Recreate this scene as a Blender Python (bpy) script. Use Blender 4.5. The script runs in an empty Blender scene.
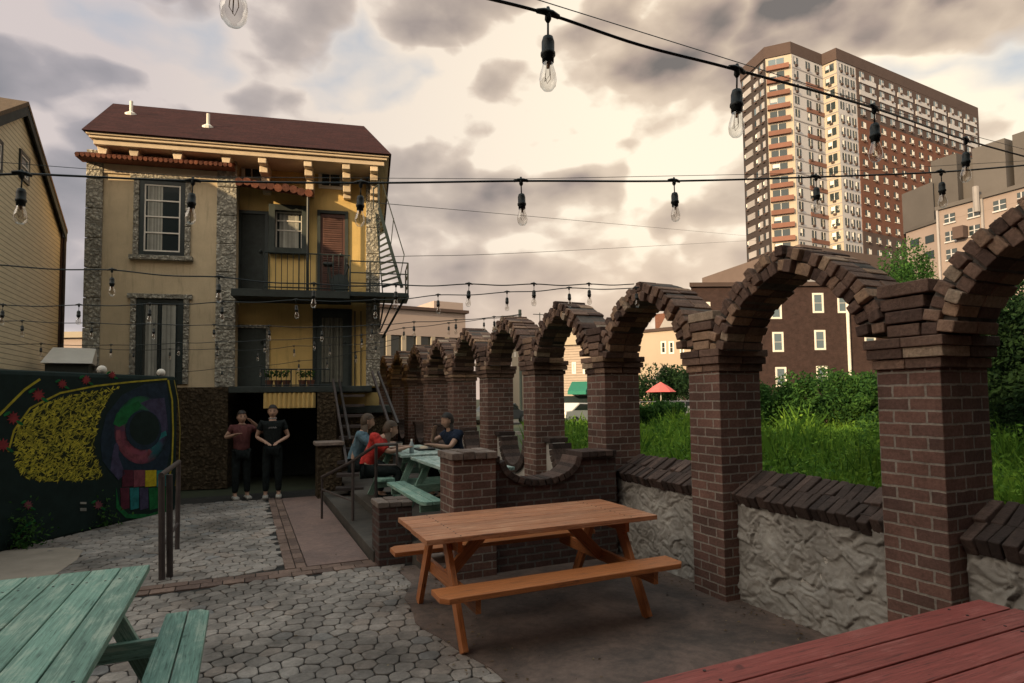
import bpy, math, random
from mathutils import Vector, Matrix, noise
R = math.radians
rnd = random.Random(7)
scene = bpy.context.scene
col = scene.collection
V = Vector

# ---------------------------------------------------------------- camera
H = 1.75
cam_d = bpy.data.cameras.new('camera'); cam = bpy.data.objects.new('camera', cam_d); col.objects.link(cam)
FPX = 600.0
YAW, PITCH, ROLL = R(24), R(3.0), R(0.7)
cam_d.sensor_width = 36; cam_d.lens = FPX / 1024 * 36
cam_d.shift_y = 25 / 1024
cam_d.clip_end = 3000; cam_d.clip_start = 0.05
fw = V((math.sin(YAW) * math.cos(PITCH), math.cos(YAW) * math.cos(PITCH), math.sin(PITCH)))
rt = V((math.cos(YAW), -math.sin(YAW), 0)); up = rt.cross(fw)
rt2 = rt * math.cos(ROLL) - up * math.sin(ROLL); up2 = up * math.cos(ROLL) + rt * math.sin(ROLL)
rt, up = rt2.normalized(), up2.normalized()
cam.matrix_world = Matrix((( rt.x, up.x, -fw.x, 0), (rt.y, up.y, -fw.y, 0), (rt.z, up.z, -fw.z, H), (0, 0, 0, 1)))
scene.camera = cam
CAM = V((0, 0, H))

def ray(px, py):                       # direction per unit of depth for a picture point
    return fw + rt * ((px - 512) / FPX) + up * ((341.5 + 25 - py) / FPX)
def W(px, py, t): return CAM + ray(px, py) * t
def onz(px, py, z=0.0):
    d = ray(px, py); return CAM + d * ((z - H) / d.z)
def xy(px, t, py=398):               # ground point under a picture point seen at depth t
    p = W(px, py, t); return V((p.x, p.y, 0))
class Frame:                           # a vertical plane through a (left) towards b (right)
    def __init__(s, a, b):
        s.o = V((a[0], a[1], 0)); s.d = (V((b[0], b[1], 0)) - s.o); s.len = s.d.length; s.d.normalize()
        s.n = V((s.d.y, -s.d.x, 0)); s.ang = math.atan2(s.d.y, s.d.x)
    def hit(s, px, py, off=0.0):       # local x and height where the picture point meets the plane (off = metres in front)
        d = ray(px, py); k = (off - s.n.dot(CAM - s.o)) / s.n.dot(d); p = CAM + d * k
        return s.d.dot(p - s.o), p.z

# ---------------------------------------------------------------- objects
def empty(name, loc=(0, 0, 0), rz=0.0, parent=None):
    o = bpy.data.objects.new(name, None); o.location = loc; o.rotation_euler.z = rz
    o.empty_display_size = .1
    col.objects.link(o)
    if parent: o.parent = parent
    return o
def tag(o, label=None, cat=None, group=None, kind=None):
    if label: o['label'] = label
    if cat: o['category'] = cat
    if group: o['group'] = group
    if kind: o['kind'] = kind
    return o
def thing(name, label, cat, loc=(0, 0, 0), rz=0.0, group=None):
    return tag(empty(name, loc, rz), label, cat, group)
def children(o): return [c for c in bpy.data.objects if c.parent == o]
def copy_tree(o, parent=None, link=None):
    kids = children(o)
    c = o.copy(); col.objects.link(c)
    if parent: c.parent = parent
    for k in kids: copy_tree(k, c)
    return c

class MB:
    def __init__(s): s.v = []; s.f = []; s.uv = []; s.c = []; s.m = []
    def face(s, pts, uv=None, c=None, m=0):
        n = len(s.v); s.v += [tuple(p) for p in pts]; s.f.append(tuple(range(n, n + len(pts))))
        if uv is None:
            a = V(pts[0]); nn = V((0, 0, 0))
            for i in range(1, len(pts) - 1): nn += (V(pts[i]) - a).cross(V(pts[i + 1]) - a)
            ax = [abs(nn.x), abs(nn.y), abs(nn.z)]
            k = ax.index(max(ax))
            uv = [((p[1], p[2]), (p[0], p[2]), (p[0], p[1]))[k] for p in pts]
        s.uv.append(uv); s.c.append(rnd.random() if c is None else c); s.m.append(m)
    def mat_box(s, M, sx, sy, sz, c=None, m=0, grain=None, top=1.0):
        if c is None: c = rnd.random()
        P = [(x * sx / 2 * (top if z > 0 else 1), y * sy / 2 * (top if z > 0 else 1), z * sz / 2) for x, y, z in
             ((-1, -1, -1), (1, -1, -1), (1, 1, -1), (-1, 1, -1), (-1, -1, 1), (1, -1, 1), (1, 1, 1), (-1, 1, 1))]
        Wd = [M @ V(p) for p in P]
        ou, ov = rnd.random() * 9, rnd.random() * 9
        for q in ((0, 3, 2, 1), (4, 5, 6, 7), (0, 1, 5, 4), (1, 2, 6, 5), (2, 3, 7, 6), (3, 0, 4, 7)):
            uv = None
            if grain is not None:
                o2 = [i for i in range(3) if i != grain]
                uv = [(P[i][grain] + ou, P[i][o2[0]] + P[i][o2[1]] + ov) for i in q]
            s.face([Wd[i] for i in q], uv, c, m)
        return s
    def box(s, x0, x1, y0, y1, z0, z1, c=None, m=0, grain=None, rot=None, top=1.0):
        M = Matrix.Translation(((x0 + x1) / 2, (y0 + y1) / 2, (z0 + z1) / 2))
        if rot is not None: M = M @ rot
        return s.mat_box(M, x1 - x0, y1 - y0, z1 - z0, c, m, grain, top)
    def bar(s, a, b, w, h, c=None, m=0, upv=(0, 0, 1), grain=2):
        a, b = V(a), V(b); d = (b - a); L = d.length; d.normalize()
        u = V(upv)
        if abs(d.dot(u)) > .98: u = V((0, 1, 0))
        x = u.cross(d).normalized(); y = d.cross(x)
        M = Matrix(((x.x, y.x, d.x, 0), (x.y, y.y, d.y, 0), (x.z, y.z, d.z, 0), (0, 0, 0, 1)))
        return s.mat_box(Matrix.Translation((a + b) / 2) @ M, w, h, L, c, m, grain)
    def tube(s, pts, r, seg=8, c=None, m=0, caps=True):
        pts = [V(p) for p in pts]; n = len(pts); rs = r if isinstance(r, (list, tuple)) else [r] * n
        if c is None: c = rnd.random()
        base = len(s.v); L = 0
        prevx = None; ring = []
        for i, p in enumerate(pts):
            d = (pts[min(i + 1, n - 1)] - pts[max(i - 1, 0)]).normalized()
            if prevx is None:
                prevx = d.orthogonal().normalized()
            x = (prevx - d * prevx.dot(d)).normalized(); prevx = x; y = d.cross(x)
            if i: L += (p - pts[i - 1]).length
            ring.append(([p + (x * math.cos(2 * math.pi * k / seg) + y * math.sin(2 * math.pi * k / seg)) * rs[i] for k in range(seg)], L))
            s.v += [tuple(q) for q in ring[-1][0]]
        for i in range(n - 1):
            for k in range(seg):
                k2 = (k + 1) % seg
                s.f.append((base + i * seg + k, base + i * seg + k2, base + (i + 1) * seg + k2, base + (i + 1) * seg + k))
                ra = rs[i] * 6.28 / seg
                s.uv.append([(ring[i][1], k * ra), (ring[i][1], (k + 1) * ra), (ring[i + 1][1], (k + 1) * ra), (ring[i + 1][1], k * ra)])
                s.c.append(c); s.m.append(m)
        if caps:
            for i, rev in ((0, True), (n - 1, False)):
                q = tuple(base + i * seg + k for k in range(seg))
                s.f.append(q[::-1] if rev else q); s.uv.append([(s.v[j][0], s.v[j][1]) for j in s.f[-1]]); s.c.append(c); s.m.append(m)
        return s
    def prism(s, poly, z0, z1, c=None, m=0):        # poly: list of (x,y) counter-clockwise
        if c is None: c = rnd.random()
        n = len(poly)
        s.face([(x, y, z1) for x, y in poly], None, c, m); s.face([(x, y, z0) for x, y in poly[::-1]], None, c, m)
        L = 0
        for i in range(n):
            a, b = poly[i], poly[(i + 1) % n]; l = math.hypot(b[0] - a[0], b[1] - a[1])
            s.face([(a[0], a[1], z0), (b[0], b[1], z0), (b[0], b[1], z1), (a[0], a[1], z1)],
                   [(L, z0), (L + l, z0), (L + l, z1), (L, z1)], c, m); L += l
        return s
    def slab(s, poly, y0, y1, c=None, m=0):          # poly in (x,z), extruded in y (front y0)
        if c is None: c = rnd.random()
        n = len(poly)
        s.face([(x, y0, z) for x, z in poly], [(x, z) for x, z in poly], c, m)
        s.face([(x, y1, z) for x, z in poly[::-1]], [(x, z) for x, z in poly[::-1]], c, m)
        for i in range(n):
            a, b = poly[i], poly[(i + 1) % n]
            s.face([(a[0], y1, a[1]), (b[0], y1, b[1]), (b[0], y0, b[1]), (a[0], y0, a[1])], None, c, m)
        return s
    def lathe(s, prof, cx=0, cy=0, seg=16, c=None, m=0):
        if c is None: c = rnd.random()
        base = len(s.v)
        for r, z in prof:
            s.v += [(cx + r * math.cos(2 * math.pi * k / seg), cy + r * math.sin(2 * math.pi * k / seg), z) for k in range(seg)]
        for i in range(len(prof) - 1):
            for k in range(seg):
                k2 = (k + 1) % seg
                s.f.append((base + i * seg + k, base + i * seg + k2, base + (i + 1) * seg + k2, base + (i + 1) * seg + k))
                s.uv.append([(k / seg, prof[i][1]), ((k + 1) / seg, prof[i][1]), ((k + 1) / seg, prof[i + 1][1]), (k / seg, prof[i + 1][1])]); s.c.append(c); s.m.append(m)
        return s
    def build(s, name, mats, parent=None, smooth=False, bevel=0.0, loc=None):
        me = bpy.data.meshes.new(name); me.from_pydata(s.v, [], s.f)
        uvl = me.uv_layers.new(name='UVMap'); ca = me.attributes.new('var', 'FLOAT', 'FACE')
        flat = [c for f in s.uv for p in f for c in p]
        uvl.data.foreach_set('uv', flat); ca.data.foreach_set('value', s.c)
        if not isinstance(mats, (list, tuple)): mats = [mats]
        for m in mats: me.materials.append(m)
        me.polygons.foreach_set('material_index', s.m)
        if smooth: me.polygons.foreach_set('use_smooth', [True] * len(s.f))
        o = bpy.data.objects.new(name, me); col.objects.link(o)
        if parent: o.parent = parent
        if loc: o.location = loc
        if smooth or bevel:
            wd = o.modifiers.new('weld', 'WELD'); wd.merge_threshold = 0.0002
        if bevel:
            b = o.modifiers.new('bevel', 'BEVEL'); b.width = bevel; b.segments = 2; b.limit_method = 'ANGLE'; b.angle_limit = R(40)
        return o

# ---------------------------------------------------------------- materials
def newmat(name):
    m = bpy.data.materials.new(name); m.use_nodes = True; nt = m.node_tree
    b = nt.nodes['Principled BSDF']; return m, nt, b
def N(nt, t, **k):
    n = nt.nodes.new(t)
    for a, v in k.items():
        if a.startswith('i_'):
            n.inputs[a[2:].replace('_', ' ')].default_value = v
        else: setattr(n, a, v)
    return n
def L(nt, a, b): nt.links.new(a, b)
def c4(c): return (c[0], c[1], c[2], 1)
def ramp(nt, fac, stops):
    r = nt.nodes.new('ShaderNodeValToRGB'); e = r.color_ramp.elements
    while len(e) < len(stops): e.new(.5)
    for i, (p, c) in enumerate(stops): e[i].position = p; e[i].color = c4(c)
    L(nt, fac, r.inputs[0]); return r.outputs[0]
def mixc(nt, fac, a, b, mode='MIX'):
    m = nt.nodes.new('ShaderNodeMix'); m.data_type = 'RGBA'; m.blend_type = mode; m.clamp_factor = True
    for s_, v in ((m.inputs[0], fac), (m.inputs[6], a), (m.inputs[7], b)):
        if isinstance(v, (int, float)): s_.default_value = v
        elif isinstance(v, (tuple, list)): s_.default_value = c4(v)
        else: L(nt, v, s_)
    return m.outputs[2]
def math_(nt, op, a, b=0.0, c=0.0, clamp=False):
    m = nt.nodes.new('ShaderNodeMath'); m.operation = op; m.use_clamp = clamp
    for i, v in enumerate((a, b, c)):
        if isinstance(v, (int, float)): m.inputs[i].default_value = v
        else: L(nt, v, m.inputs[i])
    return m.outputs[0]
def coords(nt, kind='Object', scale=(1, 1, 1)):
    tc = nt.nodes.new('ShaderNodeTexCoord'); mp = nt.nodes.new('ShaderNodeMapping'); mp.inputs['Scale'].default_value = scale
    L(nt, tc.outputs[kind], mp.inputs[0]); return mp.outputs[0]
def noise_(nt, vec, scale, detail=4, rough=.55, dist=0.0):
    n = N(nt, 'ShaderNodeTexNoise'); n.inputs['Scale'].default_value = scale; n.inputs['Detail'].default_value = detail
    n.inputs['Roughness'].default_value = rough; n.inputs['Distortion'].default_value = dist
    L(nt, vec, n.inputs['Vector']); return n.outputs[0]
def bump(nt, b, h, strength=.5, dist=.01):
    n = N(nt, 'ShaderNodeBump'); n.inputs['Strength'].default_value = strength; n.inputs['Distance'].default_value = dist
    L(nt, h, n.inputs['Height']); L(nt, n.outputs[0], b.inputs['Normal'])
def var(nt):
    a = N(nt, 'ShaderNodeAttribute'); a.attribute_name = 'var'; return a.outputs['Fac']

def plain(name, c, rough=.7, metal=0.0, var_amt=.15, nscale=6.0, bumpy=.15, spec=.4):
    m, nt, b = newmat(name)
    n = noise_(nt, coords(nt), nscale, 6, .65)
    f = math_(nt, 'ADD', math_(nt, 'MULTIPLY', n, .6), math_(nt, 'MULTIPLY', var(nt), .4))
    lo = tuple(x * (1 - var_amt * 1.6) for x in c); hi = tuple(min(1, x * (1 + var_amt * 1.6)) for x in c)
    L(nt, ramp(nt, f, [(.25, lo), (.75, hi)]), b.inputs['Base Color'])
    b.inputs['Roughness'].default_value = rough; b.inputs['Metallic'].default_value = metal
    b.inputs['Specular IOR Level'].default_value = spec
    if bumpy: bump(nt, b, noise_(nt, coords(nt), nscale * 8, 5, .6), bumpy, .004)
    return m
def brickmat(name, c1, c2, mortar, bw=.215, rh=.08, ms=.012, dirt=.5, mortar_w=1.0, bstr=.7):
    m, nt, b = newmat(name)
    uv = coords(nt, 'UV')
    wob = noise_(nt, uv, 3.0, 2)
    br = N(nt, 'ShaderNodeTexBrick'); br.inputs['Scale'].default_value = 1
    br.inputs['Brick Width'].default_value = bw; br.inputs['Row Height'].default_value = rh
    br.inputs['Mortar Size'].default_value = ms; br.inputs['Mortar Smooth'].default_value = .3; br.inputs['Bias'].default_value = -.1
    br.offset = .5
    wn = N(nt, 'ShaderNodeTexNoise'); wn.inputs['Scale'].default_value = 14; wn.inputs['Detail'].default_value = 3; L(nt, uv, wn.inputs['Vector'])
    va = N(nt, 'ShaderNodeVectorMath', operation='MULTIPLY_ADD'); L(nt, wn.outputs['Color'], va.inputs[0]); va.inputs[1].default_value = (.012, .012, 0); L(nt, uv, va.inputs[2])
    L(nt, va.outputs[0], br.inputs['Vector'])
    br.inputs['Color1'].default_value = c4(c1); br.inputs['Color2'].default_value = c4(c2); br.inputs['Mortar'].default_value = c4(mortar)
    n1 = noise_(nt, uv, 2.2, 6, .7); n2 = noise_(nt, uv, 45, 4, .7)
    d = ramp(nt, n1, [(.3, (1 - dirt,) * 3), (.62, (1.0,) * 3)])
    g = ramp(nt, n2, [(.25, (.62,) * 3), (.75, (1.15,) * 3)])
    cc = mixc(nt, 1.0, mixc(nt, 1.0, br.outputs['Color'], d, 'MULTIPLY'), g, 'MULTIPLY')
    L(nt, cc, b.inputs['Base Color']); b.inputs['Roughness'].default_value = .88; b.inputs['Specular IOR Level'].default_value = .25
    h = math_(nt, 'ADD', math_(nt, 'MULTIPLY', br.outputs['Fac'], -1.0), math_(nt, 'MULTIPLY', n2, .35))
    bump(nt, b, h, bstr, .012)
    return m
def mixbrick(name, stops, nscale=30, rough=.9, bstr=.5):    # colour picked per brick of the mesh
    m, nt, b = newmat(name)
    n = noise_(nt, coords(nt), nscale, 5, .7); n1 = noise_(nt, coords(nt), 2.5, 5, .7)
    cc = ramp(nt, var(nt), stops)
    cc = mixc(nt, 1.0, cc, ramp(nt, n, [(.25, (.6,) * 3), (.75, (1.2,) * 3)]), 'MULTIPLY')
    cc = mixc(nt, 1.0, cc, ramp(nt, n1, [(.3, (.6,) * 3), (.65, (1.05,) * 3)]), 'MULTIPLY')
    L(nt, cc, b.inputs['Base Color']); b.inputs['Roughness'].default_value = rough; b.inputs['Specular IOR Level'].default_value = .25
    bump(nt, b, n, bstr, .012); return m
def wood(name, c, worn, dark, wear=.5, rough=.6, gs=1.0):
    m, nt, b = newmat(name)
    uv = coords(nt, 'UV')
    g1 = noise_(nt, coords(nt, 'UV', (1.2, 26 * gs, 1)), 3.0, 8, .7, .6)
    g2 = noise_(nt, coords(nt, 'UV', (2.5, 110 * gs, 1)), 2.0, 4, .6, .2)
    p = noise_(nt, coords(nt, 'UV', (1.0, 2.6, 1)), 3.2, 7, .72, .5)
    kn = noise_(nt, coords(nt, 'UV', (1, 1.4, 1)), 7, 2, .5)
    base = mixc(nt, math_(nt, 'MULTIPLY', var(nt), .75), c, tuple(x * .62 for x in c))
    base = mixc(nt, 1.0, base, ramp(nt, g1, [(.3, (.6,) * 3), (.6, (1.08,) * 3)]), 'MULTIPLY')
    base = mixc(nt, 1.0, base, ramp(nt, g2, [(.3, (.8,) * 3), (.7, (1.08,) * 3)]), 'MULTIPLY')
    wfac = ramp(nt, math_(nt, 'ADD', math_(nt, 'MULTIPLY', p, .62), math_(nt, 'MULTIPLY', g1, .38)), [(.62 - wear * .2, (0,) * 3), (.72 - wear * .2, (1,) * 3)])
    c2 = mixc(nt, math_(nt, 'MULTIPLY', wfac, .6), base, worn)
    dfac = ramp(nt, math_(nt, 'ADD', math_(nt, 'MULTIPLY', p, .5), math_(nt, 'MULTIPLY', g1, .5)), [(.38, (1,) * 3), (.45, (0,) * 3)])
    sp_ = noise_(nt, coords(nt, 'UV', (1.0, 4.0, 1)), 16, 5, .75, .3)
    dfac = math_(nt, 'MAXIMUM', dfac, math_(nt, 'MULTIPLY', ramp(nt, sp_, [(.33, (1,) * 3), (.41, (0,) * 3)]), .8))
    c3 = mixc(nt, math_(nt, 'MULTIPLY', dfac, .75), c2, dark)
    kf = ramp(nt, kn, [(.22, (1,) * 3), (.27, (0,) * 3)])
    c3 = mixc(nt, math_(nt, 'MULTIPLY', kf, .7), c3, dark)
    L(nt, c3, b.inputs['Base Color']); b.inputs['Roughness'].default_value = rough; b.inputs['Specular IOR Level'].default_value = .35
    bump(nt, b, math_(nt, 'ADD', g1, math_(nt, 'MULTIPLY', g2, .5)), .35, .006)
    return m
def leafmat(name, c, c2):
    m, nt, b = newmat(name)
    cc = ramp(nt, var(nt), [(0, c), (1, c2)])
    n = noise_(nt, coords(nt), .8, 3)
    cc = mixc(nt, 1.0, cc, ramp(nt, n, [(.3, (.6,) * 3), (.7, (1.3,) * 3)]), 'MULTIPLY')
    L(nt, cc, b.inputs['Base Color']); b.inputs['Roughness'].default_value = .7; b.inputs['Specular IOR Level'].default_value = .1
    tr = N(nt, 'ShaderNodeBsdfTranslucent'); L(nt, cc, tr.inputs[0])
    mx = N(nt, 'ShaderNodeMixShader'); mx.inputs[0].default_value = .35
    L(nt, b.outputs[0], mx.inputs[1]); L(nt, tr.outputs[0], mx.inputs[2]); L(nt, mx.outputs[0], nt.nodes['Material Output'].inputs[0])
    return m
def glassy(name, tint, rough=.1):      # dark window glass over an unlit room
    m, nt, b = newmat(name)
    b.inputs['Base Color'].default_value = c4(tint); b.inputs['Roughness'].default_value = rough
    b.inputs['Specular IOR Level'].default_value = .6
    bump(nt, b, noise_(nt, coords(nt), 3, 2), .1, .01)
    return m

M = {}
M['brick'] = brickmat('arcade_brick', (.25, .135, .108), (.135, .08, .068), (.38, .33, .285), .20, .0785, .0075, .5)
M['brick_dark'] = brickmat('old_dark_brick', (.11, .058, .05), (.075, .045, .04), (.13, .115, .105), .2, .078, .012, .5)
M['archbrick'] = mixbrick('arch_brick', [(0, (.10, .062, .052)), (.35, (.20, .125, .098)), (.7, (.31, .195, .145)), (.92, (.46, .30, .20)), (1, (.50, .40, .31))], 40, .9, .9)
M['cope'] = mixbrick('coping_brick', [(0, (.05, .036, .033)), (.6, (.085, .058, .05)), (1, (.15, .10, .085))], 30, .8, .9)
M['band'] = mixbrick('band_brick', [(0, (.15, .10, .085)), (1, (.27, .18, .145))], 30)
M['cap'] = mixbrick('rough_cap_stone', [(0, (.16, .12, .105)), (1, (.28, .22, .19))], 18, .9, 1)
M['wood_orange'] = wood('orange_stained_wood', (.55, .19, .065), (.58, .28, .14), (.10, .05, .035), .3, .42)
M['wood_top'] = wood('worn_orange_tabletop', (.60, .25, .125), (.62, .36, .22), (.10, .055, .04), .55, .45)
M['wood_green'] = wood('worn_green_wood', (.23, .40, .325), (.44, .50, .41), (.045, .085, .07), .6, .55)
M['wood_red'] = wood('worn_red_wood', (.36, .078, .066), (.44, .16, .14), (.06, .02, .02), .42, .5)
M['wood_teal'] = wood('pale_teal_wood', (.32, .46, .42), (.55, .60, .56), (.06, .10, .095), .8, .5)
M['metal'] = plain('black_painted_metal', (.018, .027, .028), .45, 0, .3)
M['metal_brown'] = plain('rusty_dark_metal', (.045, .034, .032), .55, 0, .5)
M['rubber'] = plain('black_rubber', (.014, .018, .018), .5, 0, .2, bumpy=0)
M['concrete'] = plain('grey_concrete', (.20, .185, .17), .9, 0, .3, 2.5, .6)
M['concrete_dark'] = plain('dark_damp_concrete', (.075, .064, .055), .8, 0, .45, 2.0, .8)
M['concrete_red'] = plain('reddish_concrete', (.235, .15, .125), .85, 0, .3, 3.0, .5)
M['concrete_tan'] = plain('tan_concrete', (.33, .27, .22), .85, 0, .22, 2.5, .5)
M['white'] = plain('white_paint', (.72, .68, .62), .6, 0, .08)
M['cream'] = plain('cream_trim_paint', (.60, .49, .36), .65, 0, .14, 4)
def rockface(name, c):
    m, nt, b = newmat(name)
    o = coords(nt); vo = N(nt, 'ShaderNodeTexVoronoi'); vo.inputs['Scale'].default_value = 15; vo.inputs['Randomness'].default_value = 1
    wn = N(nt, 'ShaderNodeTexNoise'); wn.inputs['Scale'].default_value = 9; L(nt, o, wn.inputs['Vector'])
    va = N(nt, 'ShaderNodeVectorMath', operation='MULTIPLY_ADD'); L(nt, wn.outputs['Color'], va.inputs[0]); va.inputs[1].default_value = (.12, .12, .12); L(nt, o, va.inputs[2]); L(nt, va.outputs[0], vo.inputs['Vector'])
    n = noise_(nt, o, 26, 6, .75); n2 = noise_(nt, o, 3, 4, .6)
    h = math_(nt, 'ADD', vo.outputs['Distance'], math_(nt, 'MULTIPLY', n, .8))
    cc = ramp(nt, h, [(.25, tuple(x * 1.4 for x in c)), (1.0, tuple(x * .5 for x in c))])
    cc = mixc(nt, 1, cc, ramp(nt, n2, [(.3, (.7,) * 3), (.7, (1.15,) * 3)]), 'MULTIPLY')
    L(nt, cc, b.inputs['Base Color']); b.inputs['Roughness'].default_value = .95; b.inputs['Specular IOR Level'].default_value = .1
    bump(nt, b, math_(nt, 'MULTIPLY', h, -1.0), 1.0, .05); return m
M['stone'] = rockface('rough_grey_stone', (.62, .59, .51))
def streaky(name, c):
    m, nt, b = newmat(name); o = coords(nt)
    a = noise_(nt, o, 1.3, 6, .65); s_ = noise_(nt, coords(nt, 'Object', (4, 4, .45)), 2.2, 6, .7, .3); f = noise_(nt, o, 40, 4, .7)
    cc = ramp(nt, a, [(.25, tuple(x * .78 for x in c)), (.7, tuple(x * 1.12 for x in c))])
    cc = mixc(nt, 1, cc, ramp(nt, s_, [(.28, (.74,) * 3), (.46, (1.0,) * 3)]), 'MULTIPLY')
    L(nt, cc, b.inputs['Base Color']); b.inputs['Roughness'].default_value = .92; b.inputs['Specular IOR Level'].default_value = .1
    bump(nt, b, math_(nt, 'ADD', a, math_(nt, 'MULTIPLY', f, .3)), .7, .02); return m
M['stuccoy'] = streaky('ochre_stucco', (.60, .49, .335))
M['stuccow'] = streaky('yellow_stucco', (.66, .47, .19))
M['stuccog'] = plain('white_trowelled_stucco', (.47, .44, .405), .95, 0, .26, 3.5, 1.2, .1)
M['dirtystone'] = rockface('brown_rough_stone', (.115, .085, .055))
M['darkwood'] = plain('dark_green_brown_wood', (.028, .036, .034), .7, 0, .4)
M['shutter'] = plain('brown_door_wood', (.085, .04, .032), .7, 0, .3)
M['glass_dark'] = glassy('dark_window_glass', (.02, .03, .033))
M['glass_blue'] = glassy('blue_grey_window_glass', (.10, .14, .17), .2)
M['curtain'] = plain('pale_curtain_cloth', (.30, .30, .27), .9, 0, .25, 3)
M['tile'] = mixbrick('terracotta_tile', [(0, (.13, .05, .035)), (1, (.27, .10, .06))], 20, .8, .5)
def shingle():
    m, nt, b = newmat('dark_red_shingle')
    br = N(nt, 'ShaderNodeTexBrick'); br.inputs['Scale'].default_value = 1; br.inputs['Brick Width'].default_value = .3; br.inputs['Row Height'].default_value = .13
    br.inputs['Mortar Size'].default_value = .008; br.inputs['Color1'].default_value = c4((.055, .021, .02)); br.inputs['Color2'].default_value = c4((.036, .015, .015)); br.inputs['Mortar'].default_value = c4((.03, .014, .014))
    L(nt, coords(nt, 'UV'), br.inputs['Vector'])
    n = noise_(nt, coords(nt), 14, 6, .8)
    L(nt, mixc(nt, 1, br.outputs[0], ramp(nt, n, [(.3, (.6,) * 3), (.7, (1.3,) * 3)]), 'MULTIPLY'), b.inputs['Base Color']); b.inputs['Roughness'].default_value = .95
    b.inputs['Specular IOR Level'].default_value = .1
    bump(nt, b, n, .6, .02); return m
M['shingle'] = shingle()
def siding(name, c, pitch=.115):
    m, nt, b = newmat(name)
    sp = N(nt, 'ShaderNodeSeparateXYZ'); L(nt, coords(nt), sp.inputs[0])
    fr = math_(nt, 'FRACT', math_(nt, 'DIVIDE', sp.outputs[2], pitch))
    n = noise_(nt, coords(nt, 'Object', (1, 1, 6)), 3, 5, .7)
    cc = mixc(nt, 1, ramp(nt, n, [(.3, tuple(x * .8 for x in c)), (.7, tuple(x * 1.12 for x in c))]), ramp(nt, fr, [(0, (.28,) * 3), (.10, (.40,) * 3), (.20, (1,) * 3), (1, (1,) * 3)]), 'MULTIPLY')
    L(nt, cc, b.inputs['Base Color']); b.inputs['Roughness'].default_value = .6
    bump(nt, b, math_(nt, 'SUBTRACT', 1.0, fr), .8, .02); return m
M['siding'] = siding('yellow_clapboard', (.56, .47, .31), .09)
M['skin'] = plain('skin', (.42, .255, .185), .5, 0, .08, 10, 0)
M['hair'] = plain('dark_hair', (.014, .010, .009), .6, 0, .3, 30, .5)
M['hair_fair'] = plain('light_brown_hair', (.055, .034, .02), .6, 0, .3, 30, .5)
M['cloth_black'] = plain('black_cloth', (.016, .019, .02), .9, 0, .3)
M['cloth_navy'] = plain('navy_cloth', (.018, .026, .05), .9, 0, .25)
M['cloth_red'] = plain('red_cloth', (.42, .035, .028), .85, 0, .18)
M['cloth_blue'] = plain('grey_blue_cloth', (.10, .17, .21), .9, 0, .2)
M['cloth_pink'] = plain('dusty_pink_cloth', (.22, .085, .08), .9, 0, .3, 14)
M['grass_l'] = leafmat('weed_leaf', (.04, .105, .016), (.13, .26, .035))
M['grass_y'] = leafmat('bright_weed_leaf', (.08, .18, .022), (.19, .32, .04))
M['hedge_l'] = leafmat('hedge_leaf', (.02, .065, .018), (.07, .16, .035))
M['tree_l'] = leafmat('tree_leaf', (.008, .024, .011), (.028, .062, .022))
M['bark'] = plain('bark', (.07, .052, .04), .95, 0, .3, 12, 1.5)

def cloth(name, c):
    m, nt, b = newmat(name)
    n = noise_(nt, coords(nt, 'Object', (1, 1, .6)), 11, 3, .5, .8); f = noise_(nt, coords(nt), 90, 2)
    L(nt, ramp(nt, n, [(.3, tuple(x * .7 for x in c)), (.7, tuple(x * 1.25 for x in c))]), b.inputs['Base Color']); b.inputs['Roughness'].default_value = .92; b.inputs['Specular IOR Level'].default_value = .15
    bump(nt, b, math_(nt, 'ADD', n, math_(nt, 'MULTIPLY', f, .05)), 1.0, .04); return m
for k_, c_ in dict(cloth_black=(.013, .017, .018), cloth_navy=(.016, .024, .045), cloth_red=(.40, .035, .03), cloth_blue=(.09, .15, .19), cloth_pink=(.13, .05, .05)).items(): M[k_] = cloth(k_, c_)
# ---------------------------------------------------------------- ground
def struct(o): o['kind'] = 'structure'; return o
XP = 3.73
M['soil'] = plain('dark_soil', (.030, .036, .018), .95, 0, .4, .5, 1)
M['joint'] = plain('dark_paver_joint', (.035, .032, .03), .95, 0, .4, 8, 1)
struct(MB().box(-300, 700, -60, 900, -.6, -.05, grain=None).build('ground', M['soil']))
struct(MB().box(-7, XP + .6, -3.5, 12.6, -.049, -.014).build('courtyard_bed', M['joint']))

def pavermat():
    m, nt, b = newmat('paver_concrete')
    n = noise_(nt, coords(nt), 34, 6, .75); n1 = noise_(nt, coords(nt), .9, 5, .65); n2 = noise_(nt, coords(nt), 8, 4, .6)
    cc = ramp(nt, var(nt), [(0, (.23, .20, .18)), (.35, (.30, .26, .235)), (.7, (.35, .305, .275)), (.9, (.30, .245, .212)), (1, (.25, .24, .235))])
    cc = mixc(nt, 1, cc, ramp(nt, n, [(.25, (.62,) * 3), (.75, (1.18,) * 3)]), 'MULTIPLY')
    cc = mixc(nt, 1, cc, ramp(nt, n1, [(.34, (.42,) * 3), (.58, (1.08,) * 3)]), 'MULTIPLY')
    cc = mixc(nt, 1, cc, ramp(nt, n2, [(.3, (.75,) * 3), (.6, (1.05,) * 3)]), 'MULTIPLY')
    L(nt, cc, b.inputs['Base Color']); b.inputs['Roughness'].default_value = .8; b.inputs['Specular IOR Level'].default_value = .3
    bump(nt, b, n, .5, .006); return m
M['paver'] = pavermat()

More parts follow.
